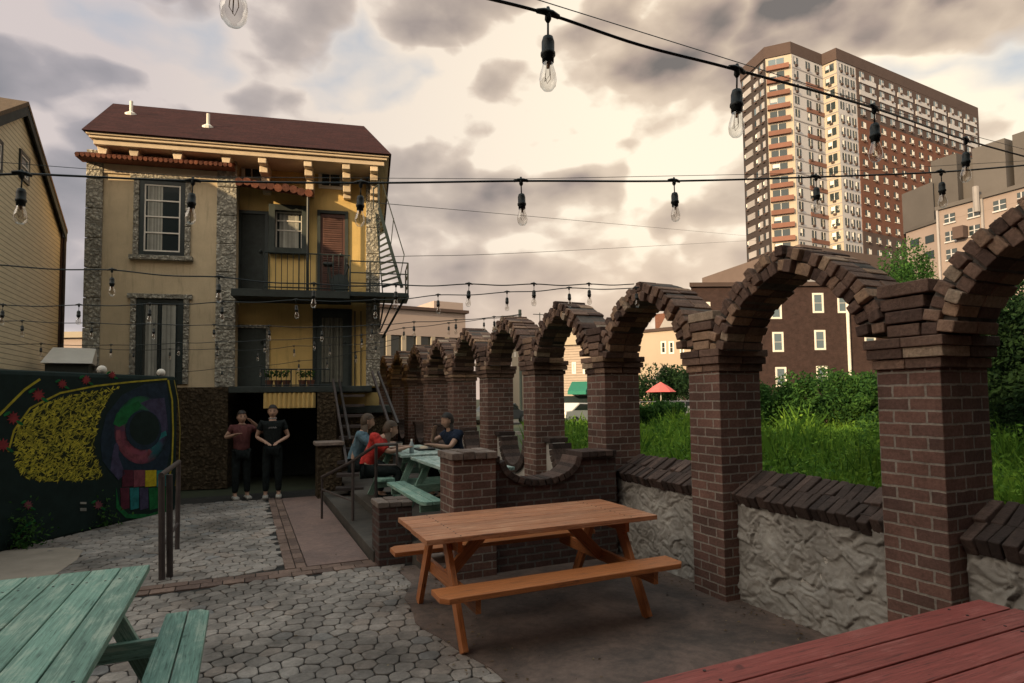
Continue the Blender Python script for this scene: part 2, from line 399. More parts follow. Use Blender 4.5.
def clip(poly, a, n):       # keep the side where (p-a).n <= 0
    out = []
    for i in range(len(poly)):
        p, q = poly[i], poly[(i + 1) % len(poly)]
        dp = (p[0] - a[0]) * n[0] + (p[1] - a[1]) * n[1]; dq = (q[0] - a[0]) * n[0] + (q[1] - a[1]) * n[1]
        if dp <= 0: out.append(p)
        if (dp < 0 < dq) or (dq < 0 < dp):
            t = dp / (dp - dq); out.append((p[0] + (q[0] - p[0]) * t, p[1] + (q[1] - p[1]) * t))
    return out
def pavers(name, inside, x0, x1, y0, y1, sx=.165, sy=.15, jit=.24, seed=3):
    r = random.Random(seed); seeds = {}
    nx = int((x1 - x0) / sx) + 2; ny = int((y1 - y0) / sy) + 2
    for j in range(-1, ny + 1):
        for i in range(-1, nx + 1):
            x = x0 + (i + (.5 if j % 2 else 0)) * sx; y = y0 + j * sy
            x += .06 * math.sin(y * 1.7 + 1) ; y += .05 * math.sin(x * 2.1)
            seeds[i, j] = (x + r.uniform(-jit, jit) * sx, y + r.uniform(-jit, jit) * sy)
    mb = MB()
    for (i, j), p in seeds.items():
        if not inside(*p): continue
        poly = [(p[0] - .2, p[1] - .2), (p[0] + .2, p[1] - .2), (p[0] + .2, p[1] + .2), (p[0] - .2, p[1] + .2)]
        for dj in (-2, -1, 0, 1, 2):
            for di in (-2, -1, 0, 1, 2):
                q = seeds.get((i + di, j + dj))
                if q is None or (di == 0 and dj == 0): continue
                nn = (q[0] - p[0], q[1] - p[1]); l = math.hypot(*nn); nn = (nn[0] / l, nn[1] / l)
                a = ((p[0] + q[0]) / 2 - nn[0] * .0038, (p[1] + q[1]) / 2 - nn[1] * .0038)
                poly = clip(poly, a, nn)
                if len(poly) < 3: break
            if len(poly) < 3: break
        if len(poly) < 3: continue
        # round the corners
        rp = []
        for k in range(len(poly)):
            a, b, c = poly[k - 1], poly[k], poly[(k + 1) % len(poly)]
            rp.append((b[0] + (a[0] - b[0]) * .17, b[1] + (a[1] - b[1]) * .17)); rp.append((b[0] + (c[0] - b[0]) * .17, b[1] + (c[1] - b[1]) * .17))
        z = r.uniform(-.003, .003); tx, ty = r.uniform(-.025, .025), r.uniform(-.025, .025)
        cxx = sum(q[0] for q in rp) / len(rp); cyy = sum(q[1] for q in rp) / len(rp)
        def zz(x, y, zo): return (x, y, z + zo + (x - cxx) * tx + (y - cyy) * ty)
        c = r.random()
        inner = [(cxx + (q[0] - cxx) * .92, cyy + (q[1] - cyy) * .92) for q in rp]
        n = len(rp)
        mb.face([zz(q[0], q[1], 0) for q in inner], None, c)
        for k in range(n):
            k2 = (k + 1) % n
            mb.face([zz(*rp[k], -.004), zz(*rp[k2], -.004), zz(*inner[k2], 0), zz(*inner[k], 0)], None, c)
            mb.face([zz(*rp[k], -.03), zz(*rp[k2], -.03), zz(*rp[k2], -.004), zz(*rp[k], -.004)], None, c)
    return struct(mb.build(name, M['paver']))
def slab_edge(y): return 1.42 + .12 * math.sin(y * 2.3) + .03 * math.sin(y * 9)
pavers('near_paving', lambda x, y: y < 6.44 and x < slab_edge(y), -3.2, 1.8, 1.9, 6.5, .142, .128, .22)
def tan_edge(y): return -2.2 + .55 * (y - 7.0) * .6
pavers('far_paving', lambda x, y: 6.78 < y < 11.75 and x < .38 and (x > -1.80 or y > 8.6 or y < 6.9) and x > -2.9, -3.6, .5, 6.7, 11.8, .15, .14, .26, 5)
mb = MB()
x = -3.2
while x < 1.5:
    w = rnd.uniform(.19, .22); mb.box(x, x + w - .008, 6.47, 6.60, -.03, .003 + rnd.uniform(-.003, .003)); mb.box(x + .1, x + w + .092, 6.61, 6.74, -.03, .003 + rnd.uniform(-.003, .003)); x += w
y = 6.76
while y < 11.6:
    mb.box(.40, .50, y, y + .2, -.03, .002 + rnd.uniform(-.003, .003)); mb.box(.51, .61, y, y + .2, -.03, .002 + rnd.uniform(-.003, .003)); y += .208
struct(mb.build('brick_paving_band', M['band'], bevel=.004))
def slabmat(name, c, c2):
    m, nt, b = newmat(name)
    n = noise_(nt, coords(nt), 1.6, 8, .72, .4); n1 = noise_(nt, coords(nt), 16, 6, .75)
    w = N(nt, 'ShaderNodeTexWave'); w.inputs['Scale'].default_value = 4.4; w.inputs['Distortion'].default_value = 5; w.inputs['Detail'].default_value = 4; w.inputs['Detail Scale'].default_value = 2.5
    mp = coords(nt, 'Object', (1, 1, 1)); L(nt, mp, w.inputs['Vector']); w.bands_direction = 'DIAGONAL'
    cc = mixc(nt, math_(nt, 'MULTIPLY', ramp(nt, n, [(.4, (0,) * 3), (.62, (1,) * 3)]), .8), c, c2)
    cc = mixc(nt, 1, cc, ramp(nt, n1, [(.25, (.6,) * 3), (.75, (1.15,) * 3)]), 'MULTIPLY')
    cc = mixc(nt, .10, cc, ramp(nt, w.outputs[0], [(0, (.35,) * 3), (.6, (1,) * 3)]), 'MULTIPLY')
    L(nt, cc, b.inputs['Base Color']); b.inputs['Roughness'].default_value = .75
    bump(nt, b, math_(nt, 'ADD', n1, math_(nt, 'MULTIPLY', n, 1.2)), .6, .012); return m
M['slab'] = slabmat('stamped_concrete', (.20, .135, .11), (.06, .048, .043))
poly = [(slab_edge(y / 10) - .05 + .02 * math.sin(y * 7.1), y / 10) for y in range(19, 64, 2)]
mb = MB().prism([(XP + .55, 1.5)] + [(XP + .55, 6.3)] + [(p[0], p[1]) for p in poly[::-1]] + [(1.3, 1.5)], -.03, .006)
struct(mb.build('stamped_concrete_slab', M['slab']))
mb = MB(); mb.box(.62, 1.26, 6.76, 11.6, -.03, .004); struct(mb.build('red_concrete_walk', slabmat('worn_red_concrete', (.25, .16, .135), (.15, .10, .09))))
tp = [(-6.5, 6.3), (-1.95, 6.8), (-1.76, 7.6), (-1.70, 8.2), (-1.74, 8.7), (-2.0, 9.0), (-3.0, 9.2), (-6.5, 9.4)]
struct(MB().prism(tp, -.03, .004).build('tan_concrete_pad', M['concrete_tan']))
# steps and terrace
struct(MB().box(1.28, 1.66, 6.62, 11.6, -.03, .12).build('lower_step', M['concrete_dark'], bevel=.012))
struct(MB().box(1.66, XP + .15, 6.0, 19.5, -.03, .22).build('terrace', M['concrete_dark'], bevel=.012))
struct(MB().box(XP + .62, 60, -3, 46, -.045, 0.0).build('field', M['soil']))

# ---------------------------------------------------------------- arcade
M['mortar'] = plain('old_mortar', (.10, .085, .075), .95, 0, .4, 14, 1.5)
PIT = 1.80; Y0 = 2.39
arc = thing('brick_arcade', 'long row of weathered red brick pillars joined by rough pointed arches', 'arcade', (XP, Y0, 0))
def ctr(k): return PIT * k              # along local y
def rise_(k): return min(.20, .06 * max(0, k))   # the ground climbs a little along the row
def arch_pt(th, a, rise):
    x = math.cos(th); s_ = math.sin(th)
    z = s_ * .74 + (1 - abs(x)) * .27
    return a * x, rise * z
def stucco_panel(y0, y1, z0, ztop, xf, seed):
    """trowelled stucco face, really displaced, facing -x"""
    me_v, me_f = [], []
    ny, nz = int((y1 - y0) / .0105), int(1.0 / .012)
    for j in range(nz + 1):
        for i in range(ny + 1):
            y = y0 + (y1 - y0) * i / ny; zt = ztop(y); z = z0 + (zt - z0) * j / nz
            p = V((y * 7.2 + seed, z * 8.4, seed * 3.7))
            w = V((noise.noise(p * .8), noise.noise(p * .8 + V((7, 3, 1))), 0)) * 1.5
            q = p + w
            d = 1 - abs(noise.noise(q * 1.1)) * 3.2
            d2 = 1 - abs(noise.noise(q * 2.1 + V((3, 9, 2)))) * 3
            vd, vp = noise.voronoi(q * .75 + V((0, 0, seed))); ed = vd[1] - vd[0]; pd = vp[0]; a_ = math.sin(pd.x * 12.9 + pd.y * 78.2) * 3.0; tl = ((q * .75).x - pd.x) * math.cos(a_) + ((q * .75).y - pd.y) * math.sin(a_); e1 = noise.noise(q * .9 + V((0, 0, 5))); f_ = noise.noise(q * .75 + V((4, 0, 2))) * 3.2; fr = f_ - math.floor(f_); g_ = noise.noise(q * 1.3 + V((9, 4, 2))) * 3.5; gr_ = g_ - math.floor(g_); h = .020 * tl + .012 * min(1, ed / .10) + .016 * max(0, noise.noise(q * .45) + .15) * 2 * (min(1, fr / .07) - fr) + .006 * (min(1, gr_ / .10) - gr_) + max(0, d2) ** 2.0 * .009 + noise.noise(q * 5) * .004 + (.010 if e1 > 0 else 0) * min(1, abs(e1) * 14)
            fade = min(1, (y - y0) / .02, (y1 - y) / .02)
            me_v.append((xf - h * max(0, fade), y, z))
    for j in range(nz):
        for i in range(ny):
            a = j * (ny + 1) + i
            me_f.append((a, a + ny + 1, a + ny + 2, a + 1))
    return me_v, me_f
def coping(mb, y0, y1, zf, wx0, wx1):
    """leaning row of bricks on a wall top along y"""
    y = y0
    while y < y1 - .03:
        w = rnd.uniform(.062, .085); w = min(w, y1 - y)
        yc = y + w / 2; zc, sl = zf(yc)
        rot = Matrix.Rotation(sl, 4, 'X') @ Matrix.Rotation(R(-28) , 4, 'Y') @ Matrix.Rotation(rnd.uniform(-.05, .05), 4, 'X')
        Mx = Matrix.Translation(((wx0 + wx1) / 2 + rnd.uniform(-.008, .008), yc, zc + rnd.uniform(-.006, .006))) @ rot
        for (xa, xb) in ((-.5, -.04), (-.03, .5)):
            mb.mat_box(Mx @ Matrix.Translation(((xa + xb) / 2 * (wx1 - wx0) + rnd.uniform(-.012, .012), 0, rnd.uniform(-.016, .012))) @ Matrix.Rotation(rnd.uniform(-.06, .06), 4, 'Z') @ Matrix.Rotation(rnd.uniform(-.08, .08), 4, 'Y'), (xb - xa) * (wx1 - wx0), w - .007, .11)
        y += w
for k in range(-1, 10):
    c = ctr(k); hw = .195 + (.0 if k else .0)
    terr = .22 if c + Y0 > 6.1 else 0.0
    sh = MB(); sh.box(0, .47, c - hw, c + hw, -.04 - rise_(k), 1.90, c=.5)
    p = sh.build('pillar', M['brick'], arc, bevel=.006); p.location.z = rise_(k)
    cp = MB()
    for z0, g in ((1.90, .018), (1.965, .04), (2.03, .052)):      # corbelled cap of single bricks
        for (yy0, yy1, xx0, xx1) in ((c - hw - g, c, -g, .23), (c, c + hw + g, -g, .23), (c - hw - g, c, .235, .47 + g), (c, c + hw + g, .235, .47 + g)):
            cp.box(xx0 + rnd.uniform(-.006, .006), xx1, yy0, yy1 - .004, z0, z0 + .062 + rnd.uniform(-.003, .002))
    cp.build('cap', M['archbrick'], p, bevel=.006)
    im = MB()
    for q, (z0, hh, hy) in enumerate(((2.10, .08, .10), (2.185, .08, .115), (2.27, .08, .135), (2.355, .085, .16))):
        e = rnd.uniform(-.01, .01)
        im.box(-.02 + e, .43, c - hy + e, c + hy + e, z0, z0 + hh - .006)
    im.build('impost', M['archbrick'], p, bevel=.007)
for k in range(-1, 9):
    mid = ctr(k) + PIT / 2; ar = MB()
    for ring, (a, rise, th) in enumerate(((.60, .555, .092), (.697, .65, .092))):
        # walk the curve by arc length
        pts = [arch_pt(math.pi * i / 400, a + th / 2, rise + th / 2) for i in range(401)]
        acc = [0]
        for i in range(400): acc.append(acc[-1] + math.hypot(pts[i + 1][0] - pts[i][0], pts[i + 1][1] - pts[i][1]))
        n = int(acc[-1] / .080); step = acc[-1] / n
        for b_ in range(n):
            t = (b_ + .5) * step; i = next(i for i in range(401) if acc[i] >= t)
            i = min(max(i, 2), 398)
            x, z = pts[i]; tx, tz = pts[i + 2][0] - pts[i - 2][0], pts[i + 2][1] - pts[i - 2][1]
            ang = math.atan2(tz, tx) + rnd.uniform(-.09, .09)
            o = rnd.uniform(-.014, .014)
            for half in range(2):                                          # header bricks, front and back half of the thickness
                x0 = -.035 + rnd.uniform(-.014, .012) + (.018 if (b_ + ring) % 2 else -.008) if half == 0 else .19
                x1 = .186 if half == 0 else .40 + rnd.uniform(-.015, .015)
                Mx = Matrix.Translation(((x0 + x1) / 2, mid + x + o * .3, 2.10 + z + o)) @ Matrix.Rotation(ang, 4, 'X')
                ar.mat_box(Mx, x1 - x0, step - rnd.uniform(.008, .018), th + rnd.uniform(-.012, .006))
    ar = ar.build('arch', M['archbrick'], arc, bevel=.008); ar.location.z = (rise_(k) + rise_(k + 1)) / 2
    # mortar core that fills the joints a little back from the faces
    cm = MB(); n = 40
    for i in range(n):
        a0, a1 = math.pi * i / n, math.pi * (i + 1) / n
        q = [arch_pt(a0, .608, .563), arch_pt(a0, .782, .735), arch_pt(a1, .782, .735), arch_pt(a1, .608, .563)]
        for (xx, rev) in ((.004, True), (.385, False)):
            pp = [(xx, mid + u, 2.10 + w) for u, w in q]; cm.face(pp[::-1] if rev else pp)
        for (u, w), (u2, w2) in ((q[0], q[3]), (q[1], q[2])):
            cm.face([(.004, mid + u, 2.10 + w), (.385, mid + u, 2.10 + w), (.385, mid + u2, 2.10 + w2), (.004, mid + u2, 2.10 + w2)])
    cm.build('mortar_core', M['mortar'], arc).location.z = (rise_(k) + rise_(k + 1)) / 2
# low walls between the pillars
for k in range(-1, 9):
    y0, y1 = ctr(k) + .197, ctr(k + 1) - .197; far = k >= 2
    wl = MB(); mid = (y0 + y1) / 2
    if not far:
        zt = lambda y: .90
        wl.box(.165, .40, y0, y1, -.04, .90)
        w_ = wl.build('low_wall', M['stuccog'], arc)
        v, f = stucco_panel(y0, y1, -.02, zt, .163, k * 5.3)
        me = bpy.data.meshes.new('stucco_face'); me.from_pydata(v, [], f); me.materials.append(M['stuccog']); me.polygons.foreach_set('use_smooth', [True] * len(f))
        so = bpy.data.objects.new('stucco_face', me); col.objects.link(so); so.parent = w_
        cb = MB(); coping(cb, y0, y1, lambda y: (.955, 0.0), .07, .47)
        cb.box(.13, .42, y0, y1, .895, .93, c=.1)
        cb.build('coping', M['cope'], w_, bevel=.008)
    else:
        base = .22; top = 1.12
        def prof(y, mid=mid): 
            d = abs(y - mid)
            return top - (math.sqrt(max(0, .50 ** 2 - d * d)) if d < .50 else 0)
        n = 36; ys = [y0 + (y1 - y0) * i / n for i in range(n + 1)]
        for i in range(n):
            a, b = ys[i], ys[i + 1]
            for xx, rev in ((.165, False), (.36, True)):
                q = [(xx, a, base), (xx, b, base), (xx, b, prof(b)), (xx, a, prof(a))]
                wl.face(q[::-1] if not rev else q, None, .5)
            wl.face([(.165, a, prof(a)), (.36, a, prof(a)), (.36, b, prof(b)), (.165, b, prof(b))], None, .5)
        w_ = wl.build('low_wall', M['stuccog'] if k < 5 else M['brick_dark'], arc)
        cb = MB()
        for i in range(18):
            a = math.pi * (i + .5) / 18
            Mx = Matrix.Translation((.26, mid - .47 * math.cos(a), top - .47 * math.sin(a))) @ Matrix.Rotation(-(math.pi / 2 - a) , 4, 'X')
            cb.mat_box(Mx, .30, .075, .12)
        cb.box(.12, .41, y0, mid - .51, top + .003, top + .07); cb.box(.12, .41, mid + .51, y1, top + .003, top + .07)
        cb.build('coping', M['cope'], w_, bevel=.006)

# cross wall with the crescent dip and its end pier
cw = thing('crescent_wall', 'low dark brick wall with a crescent dip and square end pier behind the orange picnic table', 'wall', (1.85, 5.62, 0))
X = lambda x: x - 1.85
top = 1.10; cx_ = X(2.83); rr = .45; n = 60
wl = MB(); x0, x1 = X(2.30), X(XP + .02)
xs = [x0 + (x1 - x0) * i / n for i in range(n + 1)]
def prof(x):
    d = abs(x - cx_); return top - (math.sqrt(rr * rr - d * d) * .52 if d < rr else 0)
for i in range(n):
    a, b = xs[i], xs[i + 1]
    wl.face([(a, .02, -.03), (b, .02, -.03), (b, .02, prof(b)), (a, .02, prof(a))], None, .5)
    wl.face([(b, .30, -.03), (a, .30, -.03), (a, .30, prof(a)), (b, .30, prof(b))], None, .5)
    wl.face([(a, .02, prof(a)), (b, .02, prof(b)), (b, .30, prof(b)), (a, .30, prof(a))], None, .5)
wl.build('wall_body', M['brick_dark'], cw)
cb = MB()
for i in range(17):
    a = math.pi * (i + .5) / 17
    Mx = Matrix.Translation((cx_ - (rr - .01) * math.cos(a), .16, top - (rr - .01) * math.sin(a) * .52)) @ Matrix.Rotation((math.pi / 2 - a) * .8, 4, 'Y')
    cb.mat_box(Mx, .062, .33, .07)
xx = x0
for (a, b) in ((x0, cx_ - rr - .02), (cx_ + rr + .02, x1)):
    q = a
    while q < b - .02:
        w = min(.1, b - q); cb.box(q, q + w - .008, -.02, .34, top + .002, top + .065); q += w
cb.build('coping', M['cope'], cw, bevel=.007)
pr = MB(); pr.box(0, .445, -.04, .40, -.03, 1.15, c=.5); pp = pr.build('pier', M['brick'], cw, bevel=.008)
pc = MB()
for i in range(4):
    for j in range(2): pc.box(-.02 + i * .122, -.02 + (i + 1) * .122 - .008, -.06 + j * .245, -.06 + (j + 1) * .245 - .008, 1.152, 1.225 + rnd.uniform(-.006, .006))
pc.build('cap', M['cap'], pp, bevel=.008)

# short pier at the steps
lp = thing('short_brick_post', 'knee-high rough brick post with crumbling top beside the terrace steps', 'brick post', (1.30, 6.42, 0))
MB().box(0, .36, 0, .36, -.03, .60, c=.3).build('post_body', M['brick_dark'], lp, bevel=.01)
pc = MB()
for i in range(3):
    for j in range(2): pc.box(-.012 + i * .128, -.012 + (i + 1) * .128 - .007, -.012 + j * .192, -.012 + (j + 1) * .192 - .007, .602, .66 + rnd.uniform(-.012, .006))
pc.build('cap', M['cap'], lp, bevel=.009)
# rubble edging of the terrace
tw = thing('terrace_edging', 'low rubble edging of dark blocks between the brick post and the crescent wall', 'edging', (1.67, 5.97, 0))
mb = MB()
for i in range(4): mb.box(.02 + rnd.uniform(-.01, .01), .3, -.30 + i * .16, -.30 + i * .16 + .15, -.03, rnd.uniform(.12, .26))
mb.box(-.03, .16, -.28, -.10, .262, .30)
mb.build('edging_blocks', M['cap'], tw, bevel=.015)
tag(tw, kind=None)
pillar2 = thing('stone_capped_post', 'waist-high rough stone post with flat pale cap at the foot of the porch stair', 'stone post', (1.20, 11.25, 0))
MB().box(0, .42, 0, .42, -.03, .93, c=.4).build('post_body', M['dirtystone'], pillar2, bevel=.012)
MB().box(-.04, .46, -.04, .46, .932, 1.0).build('cap', M['cap'], pillar2, bevel=.014)

# ---------------------------------------------------------------- picnic tables
def picnic(name, label, loc, L_, W_, ntop, nben, gap, mt, mf, ov=.22, bw=.25, bench_out=.45, rz=0, group='picnic tables'):
    """long axis is local x; centre at loc"""
    t = thing(name, label, 'picnic table', loc, rz, group)
    th = .038; zt = .76
    tp = MB(); w = (W_ - gap * (ntop - 1)) / ntop
    for i in range(ntop):
        y = -W_ / 2 + i * (w + gap); e = rnd.uniform(-.006, .006)
        tp.box(-L_ / 2 + e, L_ / 2 + e, y, y + w, zt - th, zt + rnd.uniform(-.001, .001), grain=0)
    tp.build('tabletop', mt, t, bevel=.004)
    if loc[1] < 6:
        for i in range(ntop):
            for sx in (-1, 1):
                for k_ in (-.3, .3):
                    yv = -W_ / 2 + i * (w + gap) + w * (.5 + k_); xv = sx * (L_ / 2 - ov - .03) + rnd.uniform(-.006, .006)
                    MB().lathe([(0, zt + .0022), (.0062, zt + .0022), (.0062, zt - .004)], xv, yv, 8).build('screw', M['metal_brown'], t)
    for s in (-1, 1):
        b = MB(); yb0 = s * (W_ / 2 + bench_out / 2) ; bw2 = (bw - gap * (nben - 1)) / nben
        for i in range(nben):
            y = yb0 - bw / 2 + i * (bw2 + gap)
            # clipped outer corners
            cc = .05; yo = y + bw2 if s > 0 else y; yi = y if s > 0 else y + bw2
            last = (i == nben - 1) if s > 0 else (i == 0)
            if last:
                poly = [(-L_ / 2, yi), (L_ / 2, yi), (L_ / 2, yo - s * cc), (L_ / 2 - cc, yo), (-L_ / 2 + cc, yo), (-L_ / 2, yo - s * cc)]
            else: poly = [(-L_ / 2, yi), (L_ / 2, yi), (L_ / 2, yo), (-L_ / 2, yo)]
            if s < 0: poly = poly[::-1]
            bb = MB(); ou, ov_ = rnd.random() * 9, rnd.random() * 9; cv = rnd.random(); z0, z1 = .45 - th, .45
            b.face([(x, yy, z1) for x, yy in poly], [(x + ou, yy + ov_) for x, yy in poly], cv)
            b.face([(x, yy, z0) for x, yy in poly[::-1]], [(x + ou, yy + ov_) for x, yy in poly[::-1]], cv)
            for q in range(len(poly)):
                a, c_ = poly[q], poly[(q + 1) % len(poly)]
                b.face([(a[0], a[1], z0), (c_[0], c_[1], z0), (c_[0], c_[1], z1), (a[0], a[1], z1)], [(a[0] + ou, z0 + ov_), (c_[0] + ou + .001, z0 + ov_), (c_[0] + ou, z1 + ov_), (a[0] + ou, z1 + ov_)], cv)
        b.build('bench_seat', mf, t, bevel=.004)
    for s in (-1, 1):
        x = s * (L_ / 2 - ov)
        for q in (-1, 1):
            MB().bar((x, q * W_ * .20, zt - th - .005), (x, q * (W_ / 2 + .13), .0), .09, .04, grain=2, upv=(1, 0, 0)).build('leg', mf, t, bevel=.003)
        mb = MB(); xo = x - s * .042
        yb = W_ / 2 + bench_out / 2 + bw / 2 - .03
        mb.box(xo - .019, xo + .019, -yb, yb, .45 - th - .10, .45 - th - .002, grain=1)
        mb.build('bench_support', mf, t, bevel=.003)
        MB().box(xo - .019, xo + .019, -W_ / 2 + .06, W_ / 2 - .06, zt - th - .09, zt - th - .002, grain=1).build('top_cleat', mf, t, bevel=.003)
        MB().bar((xo - s * .02, 0, .36), (x - s * .42, 0, zt - th - .01), .09, .038, upv=(0, 1, 0)).build('brace', mf, t, bevel=.003)
    return t
picnic('picnic_table', 'orange stained wooden picnic table standing alone in the middle of the courtyard', (2.155, 4.565, .006), 1.97, .90, 6, 1, .006, M['wood_top'], M['wood_orange'], ov=.22, bw=.25, bench_out=.42)
picnic('picnic_table', 'worn pale green wooden picnic table in the left foreground', (-.895, 3.34, 0), 1.95, .75, 5, 2, .008, M['wood_green'], M['wood_green'], ov=.25, bw=.24, bench_out=.42, rz=R(90))
picnic('picnic_table', 'dark red wooden picnic table in the right foreground', (2.22, 1.345, .006), 1.98, .84, 6, 2, .010, M['wood_red'], M['wood_red'], ov=.25, bw=.24, bench_out=.42)
picnic('picnic_table', 'pale green picnic table on the terrace right behind the crescent wall pier', (2.40, 7.05, .22), 1.75, .74, 5, 2, .008, M['wood_teal'], M['wood_green'], ov=.15, bw=.24, bench_out=.42, rz=R(90))
picnic('picnic_table', 'pale green picnic table on the terrace with three people seated at it', (2.35, 9.1, .22), 1.75, .74, 5, 2, .008, M['wood_teal'], M['wood_green'], ov=.15, bw=.24, bench_out=.42, rz=R(90))

# ---------------------------------------------------------------- rails
def rail(name, label, parts, cat='handrail'):
    o = V(parts[0][1][0]); o.z = 0
    t = thing(name, label, cat, o)
    for nm, pts, r in parts:
        MB().tube([V(p) - o for p in pts], r, 8).build(nm, M['metal_brown'], t, smooth=False)
    return t
a_, b_, c_, d_ = W(322, 477, 8.9), W(353, 461, 8.15), W(376, 445, 7.6), W(397, 444, 7.5)
fb = V((b_.x, b_.y, .12)); fc = V((c_.x, c_.y, .22)); la = V((a_.x, a_.y, .0))
rail('step_handrail', 'dark metal handrail climbing beside the terrace steps', [('post', [la, a_], .017), ('post', [fb, b_], .02), ('post', [fc, c_], .02),
     ('top_rail', [a_, b_, c_, d_], .022), ('lower_rail', [W(376, 465, 7.6), W(397, 465, 7.5)], .013), ('post', [d_, W(397, 465, 7.5)], .015), ('lower_rail', [V((a_.x, a_.y, a_.z - .18)), V((b_.x, b_.y, .38))], .014)])
yy = [(-.83, 6.9), (-.80, 7.15), (-.80, 8.6)]
rail('courtyard_handrail', 'dark square metal handrail standing at the brick band left of the paving', [('post', [(-.73, 6.91, 0), (-.75, 6.91, 1.02)], .030), ('post', [(-.67, 6.99, 0), (-.69, 6.99, 1.02)], .030), ('post', [(-.72, 8.26, 0), (-.72, 8.26, 1.02)], .026),
     ('top_rail', [(-.75, 6.87, 1.03), (-.72, 8.30, 1.03)], .026), ('lower_rail', [(-.745, 6.91, .30), (-.72, 8.26, .30)], .016)])

# litter
mb = MB(); r3 = random.Random(5)
for i in range(520):
    q = r3.random()
    if q < .45: x, y = XP + .12 - abs(r3.gauss(0, .22)), r3.uniform(1.9, 6.0)
    elif q < .7: x, y = slab_edge(3) + r3.gauss(0, .25), r3.uniform(2.4, 6.4)
    else: x, y = r3.uniform(-2, 3.4), r3.uniform(2.2, 10.5)
    if x > 1.2 and y > 6.3: continue
    s = r3.uniform(.006, .02); a = r3.uniform(0, 6.28); dx, dy = math.cos(a) * s, math.sin(a) * s
    z = .010 + r3.random() * .004
    mb.face([(x - dx, y - dy, z), (x + dy * .5, y - dx * .5, z + r3.random() * .008), (x + dx, y + dy, z), (x - dy * .5, y + dx * .5, z + r3.random() * .008)], None, r3.random())
tag(mb.build('dry_leaves', mixbrick('dry_leaf', [(0, (.08, .05, .03)), (.6, (.20, .13, .07)), (1, (.34, .27, .17))], 40)), 'dry leaf litter scattered over the courtyard paving', 'leaves', kind='stuff')
# ---------------------------------------------------------------- the yellow house
HFm = Frame(xy(83, 12.2), xy(378, 13.55)); hx = lambda px, off=0, py=300: HFm.hit(px, py, off)[0]; hz = lambda px, py, off=0: HFm.hit(px, py, off)[1]
house = thing('stucco_house', 'three-storey ochre stucco house with dark red hip roof, stone quoins and fire escape', 'house', HFm.o, HFm.ang)
REC = -.35                                     # the right half stands this far back
bx1 = hx(235); hx1 = HFm.len + .02
ZE = hz(240, 152, .5)                          # underside of the cornice
zl = 2.05                                      # top of the ground storey
mb = MB(); mb.box(0, bx1, 0, 5.4, zl, ZE); mb.build('wall', M['stuccoy'], house)
mb = MB(); mb.box(bx1 + .003, hx1, -REC, 5.4, zl, ZE); mb.build('wall', M['stuccow'], house)
mb = MB(); mb.box(-.6, bx1 - .02, -.45, 5.3, -.03, zl - .004, c=.4); mb.build('base_wall', M['dirtystone'], house)
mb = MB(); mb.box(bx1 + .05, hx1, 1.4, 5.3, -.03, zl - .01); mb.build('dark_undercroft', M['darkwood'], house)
def win(par, x0, x1, z0, z1, y, fr=.055, nb=(1,), vb=(), frame='metal', sash='white', pane='glass_dark', depth=.09, curtain=None, name='window', proud=.03):
    """a window let into a wall whose face is at y (front is -y)"""
    f = MB()
    f.box(x0, x0 + fr, y - proud, y + .05, z0, z1); f.box(x1 - fr, x1, y - proud, y + .05, z0, z1)
    f.box(x0 + fr, x1 - fr, y - proud, y + .05, z1 - fr, z1); f.box(x0 + fr, x1 - fr, y - proud, y + .05, z0, z0 + fr)
    w = f.build(name, M[frame], par, bevel=.004)
    MB().box(x0 + fr, x1 - fr, y - .006, y + .004, z0 + fr, z1 - fr).build('pane', M[pane], w)
    s = MB(); a, b, c_, d_ = x0 + fr, x1 - fr, z0 + fr, z1 - fr
    st = .028
    if sash:
        s.box(a, a + st, y - .022, y - .008, c_, d_); s.box(b - st, b, y - .022, y - .008, c_, d_); s.box(a + st, b - st, y - .022, y - .008, d_ - st, d_); s.box(a + st, b - st, y - .022, y - .008, c_, c_ + st)
        for h in nb: zc = c_ + (d_ - c_) * h; s.box(a + st, b - st, y - .024, y - .009, zc - st / 2, zc + st / 2)
        for h in vb: xc = a + (b - a) * h; s.box(xc - st / 2, xc + st / 2, y - .026, y - .010, c_ + st, d_ - st)
        s.build('sash', M[sash], w)
    if curtain:
        for (u0, u1) in curtain:
            cm = MB(); n = 10
            X0, X1 = a + st + (b - a - 2 * st) * u0, a + st + (b - a - 2 * st) * u1
            for i in range(n):
                p0 = X0 + (X1 - X0) * i / n; p1 = X0 + (X1 - X0) * (i + 1) / n
                q0, q1 = y - .0075 - (.004 if i % 2 else 0), y - .0075 - (0 if i % 2 else .004)
                cm.face([(p0, q0, c_ + st), (p1, q1, c_ + st), (p1, q1, d_ - st), (p0, q0, d_ - st)])
            cm.build('curtain', M['curtain'], w)
    return w
def surround(par, x0, x1, z0, z1, y, w=.11, sill=True):
    s = MB()
    for (xa, xb) in ((x0 - w, x0 - .004), (x1 + .004, x1 + w)):
        z = z0
        while z < z1 - .02:
            h = min(.32, z1 - z); s.box(xa, xb, y - .055, y - .001, z + .004, z + h - .004); z += h
    s.box(x0 - w - .06, x1 + w + .06, y - .07, y - .001, z1 + .002, z1 + .10)
    if sill: s.box(x0 - w - .06, x1 + w + .06, y - .10, y - .001, z0 - .10, z0 - .002)
    return s.build('stone_surround', M['stone'], par, bevel=.012)
ux0, ux1 = hx(138), hx(184); uz0, uz1 = hz(160, 256), hz(160, 181)
w = win(house, ux0, ux1, uz0, uz1, 0, .09, (.28, .52, .76), (), curtain=[(.05, .5)]); surround(house, ux0, ux1, uz0, uz1, 0)
lz1 = hz(160, 299); lx0, lx1 = hx(137), hx(184)
